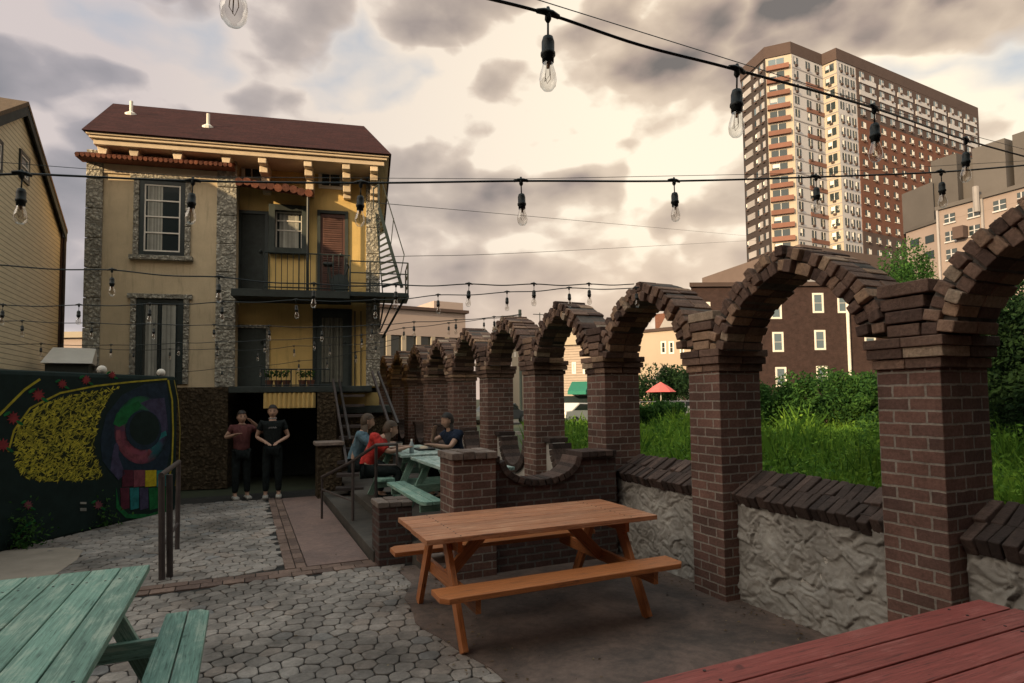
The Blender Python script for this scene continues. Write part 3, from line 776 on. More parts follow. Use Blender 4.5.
w = win(house, lx0, lx1, 2.0 + .12, lz1, 0, .09, (), (.5,), sash='metal', curtain=[(.08, .42), (.55, .95)]); surround(house, lx0, lx1, 2.12, lz1, 0, sill=False)
# quoins
def quoin(x0, x1, y, side):
    q = MB(); z = zl
    while z < hz(230, 163) - .05:
        h = .62; q.box(x0, x1, y - .05, y - .001, z + .006, z + h - .006, c=rnd.random()); z += h
    return q.build('stone_quoin', M['stone'], house, bevel=.015)
quoin(-.03, hx(101), 0, 0); quoin(hx(216), bx1 + .02, 0, 0); quoin(hx(366, REC), hx1 + .03, -REC, 0)
# cornice, brackets, terracotta strip
cz0, cz1 = ZE, hz(240, 146.3, .5)
eL, eR = HFm.hit(84, 137, .55)[0], HFm.hit(390, 157, .55)[0]
mb = MB(); mb.box(eL + .06, eR - .06, -.50, 5.4, cz0 + .07, cz1 + .0); mb.box(eL + .12, eR - .12, -.44, 5.4, cz0 - .04, cz0 + .068); mb.box(eL + .02, eR - .02, -.54, 5.4, cz1 + .002, cz1 + .05)
mb.build('cornice', M['cream'], house, bevel=.01)
for px_, off in ((106, 0), (137, 0), (180, 0), (228, 0)):
    x = hx(px_); MB().slab([(x - .07, cz0 - .19), (x + .07, cz0 - .19), (x + .10, cz0 - .042), (x - .10, cz0 - .042)], -.34, -.005).build('bracket', M['cream'], house, bevel=.01)
for px_ in (266, 310, 347, 374):
    x = hx(px_, REC + .1)
    b = MB()
    for (ya, yb, za, zb) in ((-.40, .345, cz0 - .16, cz0 - .043), (-.22, .345, cz0 - .30, cz0 - .162), (.05, .345, cz0 - .52, cz0 - .302), (.20, .345, cz0 - .62, cz0 - .522)):
        b.box(x - .085, x + .085, ya, yb, za, zb)
    b.build('bracket', M['cream'], house, bevel=.014)
tz = hz(160, 152, .3)
t = MB(); nx = int(bx1 / .095) + 2
for i in range(nx):
    x = -.12 + i * .095
    Mx = Matrix.Translation((x + .06, -.17, tz - .11)) @ Matrix.Rotation(R(22), 4, 'X')
    t.tube([Mx @ V((0, -.24, 0)), Mx @ V((0, .22, 0))], .042, 8)
t.box(-.12, -.12 + nx * .095, -.32, -.001, tz - .22, tz - .17)
t.build('tile_awning', M['tile'], house)
MB().box(.02, bx1 - .02, -.035, -.001, tz - .42, tz - .23).build('frieze', M['cream'], house)
# roof
e = .60; zr0 = cz1 + .052
lp0 = HFm.hit(113, 104, -2.7); rp0 = HFm.hit(364, 125.5, -2.7)
zr = (lp0[1] + rp0[1]) / 2
A = [(eL - .03, -e, zr0), (eR + .03, -e, zr0), (eR + .03, 5.9, zr0), (eL - .03, 5.9, zr0)]; Bp = [(lp0[0], 2.7, zr), (rp0[0], 2.7, zr)]
def rf(pts):
    p = [V(q) for q in pts]; ux = (p[1] - p[0]).normalized(); nn = ux.cross(p[2] - p[0]).normalized(); uy = nn.cross(ux)
    return [((q - p[0]).dot(ux), (q - p[0]).dot(uy)) for q in p]
mb = MB()
for q in ([A[0], A[1], Bp[1], Bp[0]], [A[1], A[2], Bp[1]], [A[2], A[3], Bp[0], Bp[1]], [A[3], A[0], Bp[0]]): mb.face(q, rf(q), .5)
mb.face([A[3], A[2], A[1], A[0]], None, .5)
roof = mb.build('roof', M['shingle'], house)
for px_, py_ in ((131, 120), (208, 134)):
    off = -1.5 if px_ < 150 else -.75
    x, z = HFm.hit(px_, py_, off); zs = zr0 + (zr - zr0) * (-off + e) / (2.7 + e)
    MB().lathe([(.0, zs + .30), (.038, zs + .30), (.038, zs - .1)], x, -off, 10).lathe([(.045, zs + .05), (.13, zs - .01), (.13, zs - .12)], x, -off, 10).build('vent_pipe', M['white'], roof)
# recess: attic windows, door, window with hood, louvred door
Yr = -REC
for (a, b, c_, d_) in ((240, 263, 164, 181), (318, 343, 165, 184)):
    win(house, hx(a, REC), hx(b, REC), hz(250, d_, REC), hz(250, c_, REC), Yr, .05, (), (.45,), 'white', 'white', 'glass_dark')
bz = hz(300, 290, .55)                        # balcony floor
def door(name, a, b, ztop, zbot, m, frame='metal', louvre=False, curtain=False, fr=.07):
    x0, x1 = hx(a, REC), hx(b, REC)
    d = MB(); d.box(x0 + fr, x1 - fr, Yr - .02, Yr + .02, zbot, ztop - fr)
    if louvre:
        z = zbot + .1
        while z < ztop - .15: d.box(x0 + fr + .06, x1 - fr - .06, Yr - .034, Yr - .021, z, z + .03); z += .05
    dd = d.build(name, M[m], house, bevel=.004)
    f = MB(); f.box(x0, x0 + fr, Yr - .05, Yr + .02, zbot, ztop); f.box(x1 - fr, x1, Yr - .05, Yr + .02, zbot, ztop); f.box(x0 + fr, x1 - fr, Yr - .05, Yr + .02, ztop - fr, ztop)
    f.build('door_frame', M[frame], dd)
    MB().lathe([(0, -.03), (.03, -.02), (.03, .02), (0, .03)], x1 - fr - .09, Yr - .05, 8).build('handle', M['metal'], dd, loc=(0, 0, zbot + 1.0))
    return dd
door('door', 237, 268, hz(250, 211, REC), bz, 'darkwood')
door('door', 317, 348, hz(330, 211, REC), bz, 'shutter', 'darkwood', louvre=True)
x0, x1, z0, z1 = hx(269, REC), hx(308, REC), hz(290, 255, REC), hz(290, 207, REC)
win(house, x0, x1, z0, z1, Yr, .13, (.5, .76), (), 'darkwood', 'white', 'glass_dark', curtain=[(.1, .9)], proud=.16)
aw = MB(); ax0, ax1 = hx(240, REC), hx(314, REC); az = hz(280, 194, REC); n = 10
for i in range(n):
    x = ax0 + (ax1 - ax0) * (i + .5) / n; zz = az + .10 - .16 * i / n + rnd.uniform(-.02, .02)
    aw.tube([(x, Yr, zz + .10), (x + .02, Yr - .75, zz - .12)], .085, 8)
aw.bar((ax0, Yr - .55, az - .02), (ax1, Yr - .55, az - .17), .07, .06)
aw.build('tile_hood', M['tile'], house)
MB().tube([(ax1 - .08, Yr - .66, bz), (ax1 - .08, Yr - .66, az - .10)], .03, 8).build('post', M['metal'], house)
# balcony
by = -.55
bx0_, bx1_ = hx(238, .3), hx(350, .55)
bl = MB().box(bx1 + .03, bx1_, by, Yr - .003, bz - .16, bz).build('balcony', M['darkwood'], house, bevel=.01)
def railing(par, pts, z0, z1, gap=.11, r=.008, nr=(1.0, 0.06), name='railing', mat='metal'):
    m = MB()
    for a, b in zip(pts[:-1], pts[1:]):
        a = V((a[0], a[1], 0)); b = V((b[0], b[1], 0)); d = b - a; n = max(2, int(d.length / gap))
        for h in nr: m.tube([a + V((0, 0, z0 + (z1 - z0) * h)), b + V((0, 0, z0 + (z1 - z0) * h))], r * 1.7, 6)
        for i in range(n + 1):
            p = a + d * i / n; m.tube([p + V((0, 0, z0)), p + V((0, 0, z1))], r if i % 6 else r * 1.8, 5)
    return m.build(name, M[mat], par)
railing(bl, [(hx(264, .5), by), (bx1_, by)], bz, hz(300, 254, .5))
# fire escape platform at the right end with its flight up to the roof
fx0, fx1 = hx(350, .55), hx(408, .55)
fe = MB().box(fx0 + .01, fx1, by - .05, by + .85, bz - .06, bz - .01).build('fire_escape', M['metal'], house)
g = MB()
for i in range(5): g.box(fx0 + .01, fx1 + .02, by - .06, by + .86, bz - .105 - .0, bz - .062) if i == 0 else None
g.build('platform_edge', M['metal'], fe)
rz1 = hz(380, 262, .55)
m = MB()
cor = [(fx0, by), (fx1, by), (fx1, by + .85)]
for a, b in zip(cor[:-1], cor[1:]):
    for h in (1, .62, .28): m.tube([(a[0], a[1], bz + (rz1 - bz) * h), (b[0], b[1], bz + (rz1 - bz) * h)], .014, 6)
for p in cor + [(fx0 + .42, by)]: m.tube([(p[0], p[1], bz - .05), (p[0], p[1], rz1)], .018, 6)
m.build('railing', M['metal'], fe)
m = MB()
sa = (hx(402, .4), hz(402, 288, .4)); sb = (hx(379, .4), hz(379, 208, .4)); sa2 = (hx(383, .1), hz(383, 290, .1)); sb2 = (hx(376, .1), hz(376, 208, .1))
ya, yb = -.42, .28
m.bar((sa[0], ya, sa[1]), (sb[0], ya, sb[1]), .025, .07); m.bar((sa2[0], yb, sa2[1]), (sb2[0], yb, sb2[1]), .025, .07)
for i in range(1, 14):
    f_ = i / 14
    p = V((sa[0] + (sb[0] - sa[0]) * f_, ya, sa[1] + (sb[1] - sa[1]) * f_)); q = V((sa2[0] + (sb2[0] - sa2[0]) * f_, yb, sa2[1] + (sb2[1] - sa2[1]) * f_)); m.bar(p, q, .012, .045)
m.tube([(sa[0] + .05, ya, sa[1] + .75), (sb[0] + .06, ya, sb[1] + .62)], .012, 6); m.tube([(sa[0] - .05, ya, sa[1] + .2), (sa[0] + .05, ya, sa[1] + .75)], .01, 6); m.tube([(sa[0] * .5 + sb[0] * .5, ya, (sa[1] + sb[1]) / 2), (sa[0] * .5 + sb[0] * .5 + .07, ya, (sa[1] + sb[1]) / 2 + .68)], .01, 6)
m.tube([(sb[0], ya, sb[1] - .1), (sb[0], ya, hz(376, 184, .4))], .014, 6); m.tube([(sb[0] - .12, ya + .1, sb[1]), (sb[0] - .12, ya + .1, hz(376, 184, .4) - .05)], .014, 6)
m.tube([(sb[0] - .12, ya + .1, hz(376, 188, .4)), (sb[0], ya, hz(376, 184, .4))], .014, 6)
m.build('stair_flight', M['metal'], fe)
m = MB()
m.bar((fx1 - .05, by, bz - .08), (hx(383, .3), 0.30, hz(383, 336, .1)), .035, .035); m.bar((fx1 - .3, by + .8, bz - .08), (hx(380, 0), 0.33, hz(380, 330, .0)), .03, .03); m.bar((hx(385, .5), by, bz - .08), (hx(380, .1), .3, hz(380, 325, .1)), .03, .03)
m.build('support_strut', M['metal'], fe)
# exercise bike shape on the balcony
ex, ez = hx(334, .2), bz
bk = thing('exercise_bike', 'dark exercise bike standing on the upper balcony of the stucco house', 'exercise bike', HFm.o + HFm.d * ex + HFm.n * .15 + V((0, 0, bz)), HFm.ang)
MB().tube([(-.32, 0, .03), (.32, 0, .03)], .025, 6).tube([(-.28, -.15, .02), (-.28, .15, .02)], .02, 6).tube([(.28, -.15, .02), (.28, .15, .02)], .02, 6).tube([(-.05, 0, .05), (-.12, 0, .62)], .03, 6).tube([(.1, 0, .1), (.3, 0, .62)], .025, 6).build('frame', M['metal'], bk)
MB().lathe([(0, -.03), (.2, -.02), (.2, .02), (0, .03)], 0, 0, 14).build('flywheel', M['metal'], bk, loc=(.12, 0, .25)).rotation_euler = (R(90), 0, 0)
MB().box(-.24, -.02, -.08, .08, .62, .70).build('saddle', M['rubber'], bk, bevel=.03)
MB().tube([(.28, -.2, .66), (.32, 0, .62), (.28, .2, .66)], .018, 6).build('handlebar', M['metal'], bk)
# porch level
pz = 2.06; py0 = -.75
dk = MB().box(bx1 + .05, hx(372, .7), py0, 1.39, pz - .14, pz - .012).build('porch_deck', M['darkwood'], house, bevel=.01)
door('door', 233, 270, hz(250, 325, REC), pz, 'darkwood', 'stone')
door('door', 313, 352, hz(330, 309, REC), pz, 'darkwood', 'metal')
xa, xb = hx(322, REC), hx(343, REC); m = MB(); n = 14
for i in range(n):
    p0 = xa + (xb - xa) * i / n; p1 = xa + (xb - xa) * (i + 1) / n
    m.face([(p0, Yr - .03 - (.02 if i % 2 else 0), pz + .1), (p1, Yr - .03 - (0 if i % 2 else .02), pz + .1), (p1, Yr - .03 - (0 if i % 2 else .02), hz(330, 318, REC)), (p0, Yr - .03 - (.02 if i % 2 else 0), hz(330, 318, REC))])
m.build('door_curtain', plain('dull_curtain', (.12, .12, .10), .9, 0, .3, 8), house)
railing(dk, [(hx(262, .75), py0 + .02), (hx(330, .75), py0 + .02)], pz - .01, pz + .34, .09)
x0, x1 = hx(264, .75), hx(316, .75); zt, zb = pz - .145, hz(290, 408, .75); m = MB(); n = 44
for i in range(n):
    p0 = x0 + (x1 - x0) * i / n; p1 = x0 + (x1 - x0) * (i + 1) / n
    q0 = py0 + .02 + .022 * math.cos(i * math.pi / 2); q1 = py0 + .02 + .022 * math.cos((i + 1) * math.pi / 2)
    m.face([(p0, q0, zb), (p1, q1, zb), (p1, q1, zt), (p0, q0, zt)])
m.build('corrugated_panel', M['stuccow'], house)
MB().box(hx(318, .75), hx(337, .75), py0 - .1, py0 + .35, -.03, pz - .15).build('porch_pier', M['dirtystone'], house, bevel=.012)
MB().box(hx(337, .4) + .01, hx1 + .3, -.35, 1.38, -.03, hz(350, 413, .4)).build('plinth', M['dirtystone'], house, bevel=.01)
MB().box(hx(337, .4), hx1 + .3, -.45, 1.39, hz(350, 413, .4) + .003, hz(350, 406, .4)).build('plinth_beam', M['darkwood'], house)
MB().box(hx(338, .3), hx1, -.2, 1.39, hz(350, 406, .4) + .004, pz - .15).build('porch_wall', M['stuccow'], house)
m = MB()
m.tube([(hx(355, REC), Yr - .04, bz - .3), (hx(355, REC), Yr - .04, hz(355, 395, REC))], .016, 6).tube([(hx(355, REC), Yr - .04, hz(355, 395, REC)), (hx(366, REC), Yr - .04, hz(355, 396, REC))], .014, 6).tube([(hx(361, REC), Yr - .04, bz - .3), (hx(361, REC), Yr - .04, pz)], .012, 6)
m.build('conduit', M['metal'], house)
# porch stair with its two rails
st = MB(); sx0, sx1 = hx(340, 1.2), hx(366, 1.2)
for i in range(9): st.box(sx0 + .03, sx1 - .03, py0 - .28 * (i + 1), py0 - .28 * i + .02, pz - .20 * (i + 1) - .05, pz - .20 * (i + 1))
so = st.build('porch_stair', M['metal_brown'], house)
for px0, py0_, px1, py1_ in ((333, 380, 347, 466), (339, 380, 350, 440), (372, 372, 393, 436), (378, 372, 398, 424)):
    off0, off1 = .8, 2.9
    p0 = HFm.hit(px0, py0_, off0); p1 = HFm.hit(px1, py1_, off1)
    MB().bar((p0[0], -off0, p0[1]), (p1[0], -off1, p1[1]), .04, .06).build('stair_rail', M['metal_brown'], so)

# potted plants on the porch edge
def leaves(n, fn, size, mats=1, flat=.0):
    m = MB()
    for _ in range(n):
        p = fn(); s = size * rnd.uniform(.6, 1.35)
        a = V((rnd.gauss(0, 1), rnd.gauss(0, 1), rnd.gauss(0, 1))).normalized()
        b = a.orthogonal().normalized(); b = Matrix.Rotation(rnd.uniform(0, 6.28), 3, a) @ b
        c_ = a.cross(b)
        p = V(p)
        m.face([p - b * s, p + c_ * s * .45, p + b * s, p - c_ * s * .45], [(0, 0), (1, 0), (1, 1), (0, 1)], None, rnd.randrange(mats))
    return m
M['pot'] = plain('terracotta_pot', (.14, .06, .04), .8)
for i, px_ in enumerate((270, 279, 287, 303, 311)):
    lx = hx(px_, .6); base = HFm.o + HFm.d * lx + HFm.n * .60 + V((0, 0, pz - .01))
    desc = ['leftmost small potted plant on the porch edge of the stucco house', 'second potted plant from the left on the porch edge', 'middle potted plant of the five on the porch edge', 'fourth potted plant from the left on the porch edge', 'rightmost potted plant on the porch edge beside the stair'][i]
    t = thing('potted_plant', desc, 'potted plant', base, 0, 'potted plants on the porch edge')
    MB().lathe([(0, .0), (.06, 0), (.085, .13), (.07, .13), (.06, .05)], seg=12).build('pot', M['pot'], t)
    leaves(60, lambda: V((rnd.gauss(0, .055), rnd.gauss(0, .055), .19 + rnd.random() * .14)), .035).build('foliage', M['hedge_l'], t)

# ---------------------------------------------------------------- clapboard house on the left
gx = Frame(V((-3.75, 9.0, 0)), V((-3.75, 15.7, 0)))
def gh(px, py): return gx.hit(px, py)
hp = thing('clapboard_house', 'yellow clapboard house with steep gable cut off by the left edge', 'house', gx.o, gx.ang)
ya, za = gh(22, 106); yb, zb_ = gh(62, 233); y_c = yb
half = y_c - ya
w = MB(); prof_ = [(ya - half, -.03), (y_c, -.03), (y_c, zb_), (ya, za), (ya - half, zb_)]
w.slab(prof_, 0.0, 8.0, c=.5); wl_ = w.build('wall', M['siding'], hp)
sl = (za - zb_) / half
r_ = MB()
def roofquad(s):
    o = .16; x_e = ya + s * (half + .03); z_e = za - sl * (half + .03)
    th = .07
    pts = [(ya, za + .02), (x_e, z_e + .02), (x_e, z_e + .02 + th), (ya, za + .02 + th * 1.15)]
    if s > 0: pts = pts
    else: pts = pts[::-1]
    r_.slab(pts, -.10, 8.2)
roofquad(1); roofquad(-1); ro = r_.build('roof', plain('brown_shingle', (.13, .085, .05), .95, 0, .3, 14, .8), hp)
f_ = MB(); 
for s in (1, -1):
    x_e = ya + s * (half + .03); z_e = za - sl * (half + .03)
    pts = [(ya, za - .16), (x_e, z_e - .16), (x_e, z_e + .018), (ya, za + .018)]
    f_.slab(pts if s > 0 else pts[::-1], -.09, -.06)
f_.build('bargeboard', M['darkwood'], hp)
MB().box(y_c - .10, y_c + .02, -.03, -.001, 0, zb_).build('corner_board', plain('brown_trim', (.07, .04, .035), .7), hp)
MB().tube([(y_c - .03, -.06, zb_ - .1), (y_c - .03, -.06, .1)], .035, 8).build('downpipe', M['metal_brown'], hp)
(a0, z1_), (a1, _z) = gh(19, 148), gh(29, 152); z0_ = gh(24, 182)[1]
win(hp, a0, a1, z0_, z1_, 0, .07, (.5,), (), 'metal', 'white', 'glass_blue')
(a0, z1_), (a1, _z) = gh(-8, 132), gh(2, 134); z0_ = gh(0, 175)[1]
win(hp, a0, a1, z0_, z1_, 0, .07, (.5,), (), 'metal', 'white', 'glass_dark')

# ---------------------------------------------------------------- mural wall
mf = Frame(V((-4.6, 6.33, 0)), V((-1.0, 11.3, 0)))
mw = thing('mural_wall', 'dark garden wall painted with a giant colourful eye and yellow leaves', 'mural wall', mf.o, mf.ang)
mh = lambda px, py: mf.hit(px, py)
M['mural_black'] = plain('mural_dark_paint', (.007, .017, .016), .7, 0, .4, spec=.15)
m = MB().box(0, mf.len, 0, .35, -.03, 2.17, c=.5); body = m.build('wall_body', M['mural_black'], mw, bevel=.06)
def paint(name, c, nscale=9):
    return plain('mural_' + name, tuple(x * .75 for x in c), .7, 0, .55, nscale, .1, .15)
P = {n: paint(n, c) for n, c in dict(yellow=(.40, .34, .035), ochre=(.30, .24, .05), green=(.012, .13, .04), purple=(.055, .05, .10), pink=(.20, .06, .08), teal=(.02, .17, .18), red=(.24, .035, .04), maroon=(.09, .02, .035), navy=(.015, .03, .05), white=(.30, .30, .27), brightyellow=(.50, .40, .02)).items()}
def patch(name, mat, pts, lift, par=mw):
    q = [mh(*p) for p in pts]; a = 0
    for i in range(len(q)): a += q[i][0] * q[(i + 1) % len(q)][1] - q[(i + 1) % len(q)][0] * q[i][1]
    if a < 0: q = q[::-1]
    return MB().slab(q, -.001 - lift, .002, c=.5).build(name, mat, par)
def oval(cx, cy, rx, ry, n=24, a0=0, a1=360, rot=0):
    o = []
    for i in range(n):
        a = R(a0 + (a1 - a0) * i / n); x, y = rx * math.cos(a), ry * math.sin(a); c_, s_ = math.cos(R(rot)), math.sin(R(rot))
        o.append((cx + x * c_ - y * s_, cy + x * s_ + y * c_))
    return o
# leaf-patterned shape of short yellow strokes
outline = [(14, 440), (20, 420), (40, 405), (62, 397), (90, 391), (122, 386), (112, 392), (104, 405), (98, 420), (94, 440), (96, 460), (104, 478), (80, 481), (50, 481), (25, 479), (16, 468)]
def inside(p, poly):
    c_ = False
    for i in range(len(poly)):
        a, b = poly[i], poly[i - 1]
        if (a[1] > p[1]) != (b[1] > p[1]) and p[0] < (b[0] - a[0]) * (p[1] - a[1]) / (b[1] - a[1]) + a[0]: c_ = not c_
    return c_
patch('painted_leaf_ground', P['ochre'] if 0 else paint('olive', (.016, .024, .012)), outline, .002)
s_ = MB(); k = 0
while k < 1750:
    p = (rnd.uniform(12, 124), rnd.uniform(384, 484))
    if not inside(p, outline): continue
    k += 1; a = rnd.choice((.7, -.6, .2, 1.2)) + rnd.uniform(-.3, .3); x, z = mh(*p); l = rnd.uniform(.03, .05); h = rnd.uniform(.0065, .0105)
    dx, dz = math.cos(a), math.sin(a); yy = -.0045 - rnd.random() * .002
    s_.face([(x - dx * l, yy, z - dz * l), (x + dz * h, yy, z - dx * h), (x + dx * l, yy, z + dz * l), (x - dz * h, yy, z + dx * h)], None)
s_.build('painted_leaf_stroke', mixbrick('mural_yellow_strokes', [(0, (.16, .17, .02)), (.5, (.38, .34, .03)), (1, (.60, .52, .05))], 20, .7, .1), mw)['kind'] = 'stuff'
def band(name, mat, pts, w, lift=.004):
    m = MB(); q = [mh(*p) for p in pts]
    for i in range(len(q) - 1):
        a, b = V((q[i][0], q[i][1])), V((q[i + 1][0], q[i + 1][1])); d = (b - a).normalized() if (b - a).length else V((1, 0)); nn = V((-d.y, d.x)) * w / 2
        m.face([(a.x - nn.x, -lift - i * .00001, a.y - nn.y), (b.x - nn.x, -lift - i * .00001, b.y - nn.y), (b.x + nn.x, -lift - i * .00001, b.y + nn.y), (a.x + nn.x, -lift - i * .00001, a.y + nn.y)], None, .5)
    return m.build(name, mat, mw)
band('painted_line', P['yellow'], [(8, 452), (14, 430), (30, 408), (60, 393), (95, 386), (130, 382), (167, 379)], .025)
band('painted_line', P['yellow'], [(-6, 420), (8, 406), (24, 390), (40, 379)], .03)
band('painted_line', P['yellow'], [(168, 380), (172, 400), (173, 430), (172, 460), (169, 480)], .035)
band('painted_line', P['ochre'], [(174, 380), (178, 400), (180, 430), (179, 460), (175, 486)], .02)
patch('painted_eyeball', P['navy'], [(100, 440), (106, 415), (122, 395), (145, 384), (166, 382), (170, 410), (170, 450), (166, 470), (140, 480), (112, 474), (102, 460)], .003)
ic = mh(141, 430)
def iris():
    m, nt, b = newmat('mural_iris'); uv = coords(nt, 'UV'); sp = N(nt, 'ShaderNodeSeparateXYZ'); L(nt, uv, sp.inputs[0])
    n = noise_(nt, uv, 3.5, 5, .65, .6); dx = math_(nt, 'SUBTRACT', sp.outputs[0], ic[0]); dz = math_(nt, 'SUBTRACT', sp.outputs[1], ic[1])
    ang = math_(nt, 'ADD', math_(nt, 'MULTIPLY', math_(nt, 'ARCTAN2', dz, dx), 1 / 6.2832), .5)
    ang = math_(nt, 'ADD', ang, math_(nt, 'MULTIPLY', math_(nt, 'SUBTRACT', n, .5), .25))
    cc = ramp(nt, ang, [(0, (.10, .03, .05)), (.14, (.20, .05, .07)), (.28, (.17, .05, .08)), (.36, (.012, .09, .11)), (.46, (.05, .045, .10)), (.66, (.045, .04, .09)), (.78, (.012, .13, .04)), (.90, (.012, .11, .05)), (1, (.08, .03, .06))])
    r_ = math_(nt, 'SQRT', math_(nt, 'ADD', math_(nt, 'POWER', dx, 2), math_(nt, 'POWER', dz, 2)))
    r_ = math_(nt, 'ADD', r_, math_(nt, 'MULTIPLY', math_(nt, 'SUBTRACT', n, .5), .28))
    mk = ramp(nt, r_, [(.26, (0,) * 3), (.33, (1,) * 3), (.47, (.8,) * 3), (.56, (0,) * 3)])
    L(nt, mixc(nt, mk, (.006, .012, .016), cc), b.inputs['Base Color']); b.inputs['Roughness'].default_value = .7; b.inputs['Specular IOR Level'].default_value = .15; return m
patch('painted_iris', iris(), oval(141, 430, 27, 34, 28), .0045)
patch('painted_green_swash', P['green'], [(113, 424), (116, 414), (124, 407), (138, 401), (141, 406), (133, 413), (128, 422), (119, 427)], .006)
patch('painted_purple_swash', P['purple'], [(140, 403), (150, 399), (164, 398), (167, 420), (164, 440), (158, 428), (155, 414), (146, 408)], .005)
patch('painted_purple_side', P['purple'], [(112, 455), (110, 470), (118, 480), (125, 474), (118, 456), (119, 440), (114, 445)], .006)
band('painted_pink_ring', P['pink'], [(118, 430), (118, 440), (122, 448), (130, 455), (140, 458), (147, 455), (150, 450)], .075, .0075)
band('painted_teal_ring', P['teal'], [(151, 447), (156, 440), (160, 436), (166, 433)], .08, .0078)
patch('painted_pupil', P['navy'], oval(143, 430, 18, 20), .009)
patch('painted_pupil_core', M['mural_black'], oval(144, 428, 15, 17), .0105)
for i, (nm, c_) in enumerate((('maroon', 'maroon'), ('pink', 'pink'), ('yellow', 'brightyellow'), ('teal', 'teal'))):
    x0 = 122 + i * 11.5
    patch('painted_%s_bar' % nm, P[c_], [(x0, 470 + i * .2), (x0 + 11, 470), (x0 + 11, 486), (x0, 487)], .006)
for i, nm in enumerate(('maroon', 'teal', 'purple', 'green', 'green')):
    x0 = 120 + i * 9.5
    patch('painted_%s_bar' % nm, P[nm], [(x0, 488), (x0 + 9, 487.5), (x0 + 9, 508), (x0 + 1, 510)], .0055)
patch('painted_green_rim', P['green'], [(116, 488), (119, 505), (128, 514), (150, 514), (166, 508), (166, 512), (150, 519), (126, 518), (116, 508)], .005)
for (cx, cy, r_x) in ((13, 418, 7), (38, 395, 7), (62, 384, 5), (86, 380, 5), (112, 375, 4), (3, 445, 7), (28, 505, 5), (98, 505, 5)):
    pt = []
    for i in range(20):
        a = i / 20 * 6.283; rr_ = r_x * (1 if i % 2 else .55); pt.append((cx + rr_ * math.cos(a), cy + rr_ * math.sin(a)))
    patch('painted_flower', P['red'] if cy < 470 else P['pink'], pt, .006)
    patch('painted_petal_leaf', P['green'], oval(cx + r_x * .9, cy + r_x * .7, r_x * .6, r_x * .22, 10, rot=30), .0065); patch('painted_petal_leaf', P['green'], oval(cx - r_x * .9, cy - r_x * .6, r_x * .6, r_x * .22, 10, rot=-30), .0065)
band('painted_line', P['green'], [(18, 535), (26, 526), (35, 520)], .03)
patch('painted_black_stripe', P['white'], [(80, 502), (86, 502), (86, 504), (80, 504)], .007); patch('painted_black_stripe', P['white'], [(80, 508), (86, 508), (86, 511), (80, 511)], .007)
for i, (px_, py_) in enumerate(((116, 379), (178, 379))):
    x, z = mh(px_ if px_ < 170 else 174, py_); p = mf.o + mf.d * x + mf.n * (-.25)
    t = thing('globe_lamp', ['white globe lamp on top of the mural wall above the painted leaves', 'white globe lamp on the right end of the mural wall'][i], 'lamp', V((p.x, p.y, 2.17)), 0, 'globe lamps on the mural wall')
    MB().lathe([(0, 0), (.03, 0), (.03, .02), (0, .02)]).build('lamp_base', M['metal'], t)
    MB().lathe([(.0, .0)] + [(.065 * math.sin(a * math.pi / 10), .065 - .065 * math.cos(a * math.pi / 10)) for a in range(1, 10)] + [(0, .13)], seg=16).build('globe', M['white'], t, smooth=True)
# white shed roof behind the mural wall
p = W(40, 360, 11.0); q = W(92, 360, 11.4); sf = Frame(V((p.x, p.y, 0)), V((q.x, q.y, 0)))
sh = thing('shed', 'small dark shed with a sloping white roof behind the mural wall', 'shed', sf.o, sf.ang)
zt = sf.hit(60, 348)[1]; ze = sf.hit(60, 363)[1]
MB().box(.06, sf.len - .06, .1, 1.4, -.03, ze - .02).build('wall', M['darkwood'], sh)
mb = MB(); mb.face([(0, 0, ze), (sf.len, 0, ze), (sf.len + .02, .55, zt + .05), (.12, .55, zt + .05)]); mb.face([(0, 1.5, ze), (.12, .55, zt + .05), (sf.len + .02, .55, zt + .05), (sf.len, 1.5, ze)]); mb.face([(0, 0, ze), (.12, .55, zt + .05), (0, 1.5, ze)]); mb.face([(sf.len, 0, ze), (sf.len, 1.5, ze), (sf.len + .02, .55, zt + .05)]); mb.face([(0, 0, ze), (0, 1.5, ze), (sf.len, 1.5, ze), (sf.len, 0, ze)])
mb.build('roof', M['white'], sh)
# weeds at the foot of the mural
for i, (px_, py_, s) in enumerate(((92, 528, .22), (20, 548, .2))):
    g_ = onz(px_, py_); g_ = g_ - V((0.05, .25, 0)) * 0
    t = thing('shrub', ['small dark shrub with pale leaves at the foot of the mural near the painted eye', 'low dark shrub at the foot of the mural by the left edge'][i], 'shrub', g_, 0, 'shrubs along the mural wall')
    leaves(500, lambda s=s: V((rnd.gauss(0, s * .6), rnd.gauss(0, s * .4), abs(rnd.gauss(0, s)) + .02)), .028).build('foliage', M['hedge_l'], t)
    MB().tube([(0, 0, -.02), (.02, .01, s)], [.012, .006], 6).build('stem', M['bark'], t)
# ---------------------------------------------------------------- distant buildings
M['far_white'] = plain('pale_tower_render', (.42, .41, .42), .9, 0, .06, .5, 0)
M['far_cream'] = plain('cream_tower_render', (.37, .32, .255), .9, 0, .06, .5, 0)
M['far_red'] = brickmat('red_tower_brick', (.17, .072, .048), (.145, .062, .043), (.16, .085, .06), .6, .2, .02, .25, bstr=.05)
M['far_brown'] = plain('dark_brown_tower_brick', (.065, .043, .038), .9, 0, .12, .4, 0)
M['far_rust'] = plain('rust_balcony_panel', (.17, .082, .06), .9, 0, .12, .7, 0)
M['far_grey'] = plain('grey_panel', (.27, .255, .26), .8, 0, .12, .7, 0)
M['pink_stucco'] = plain('pink_beige_render', (.36, .29, .265), .9, 0, .07, .3, 0)
M['grey_pink'] = plain('grey_pink_render', (.23, .185, .17), .9, 0, .12, .2, 0)
M['far_metal'] = plain('grey_metal_cladding', (.075, .068, .066), .8, 0, .15, .3, 0)
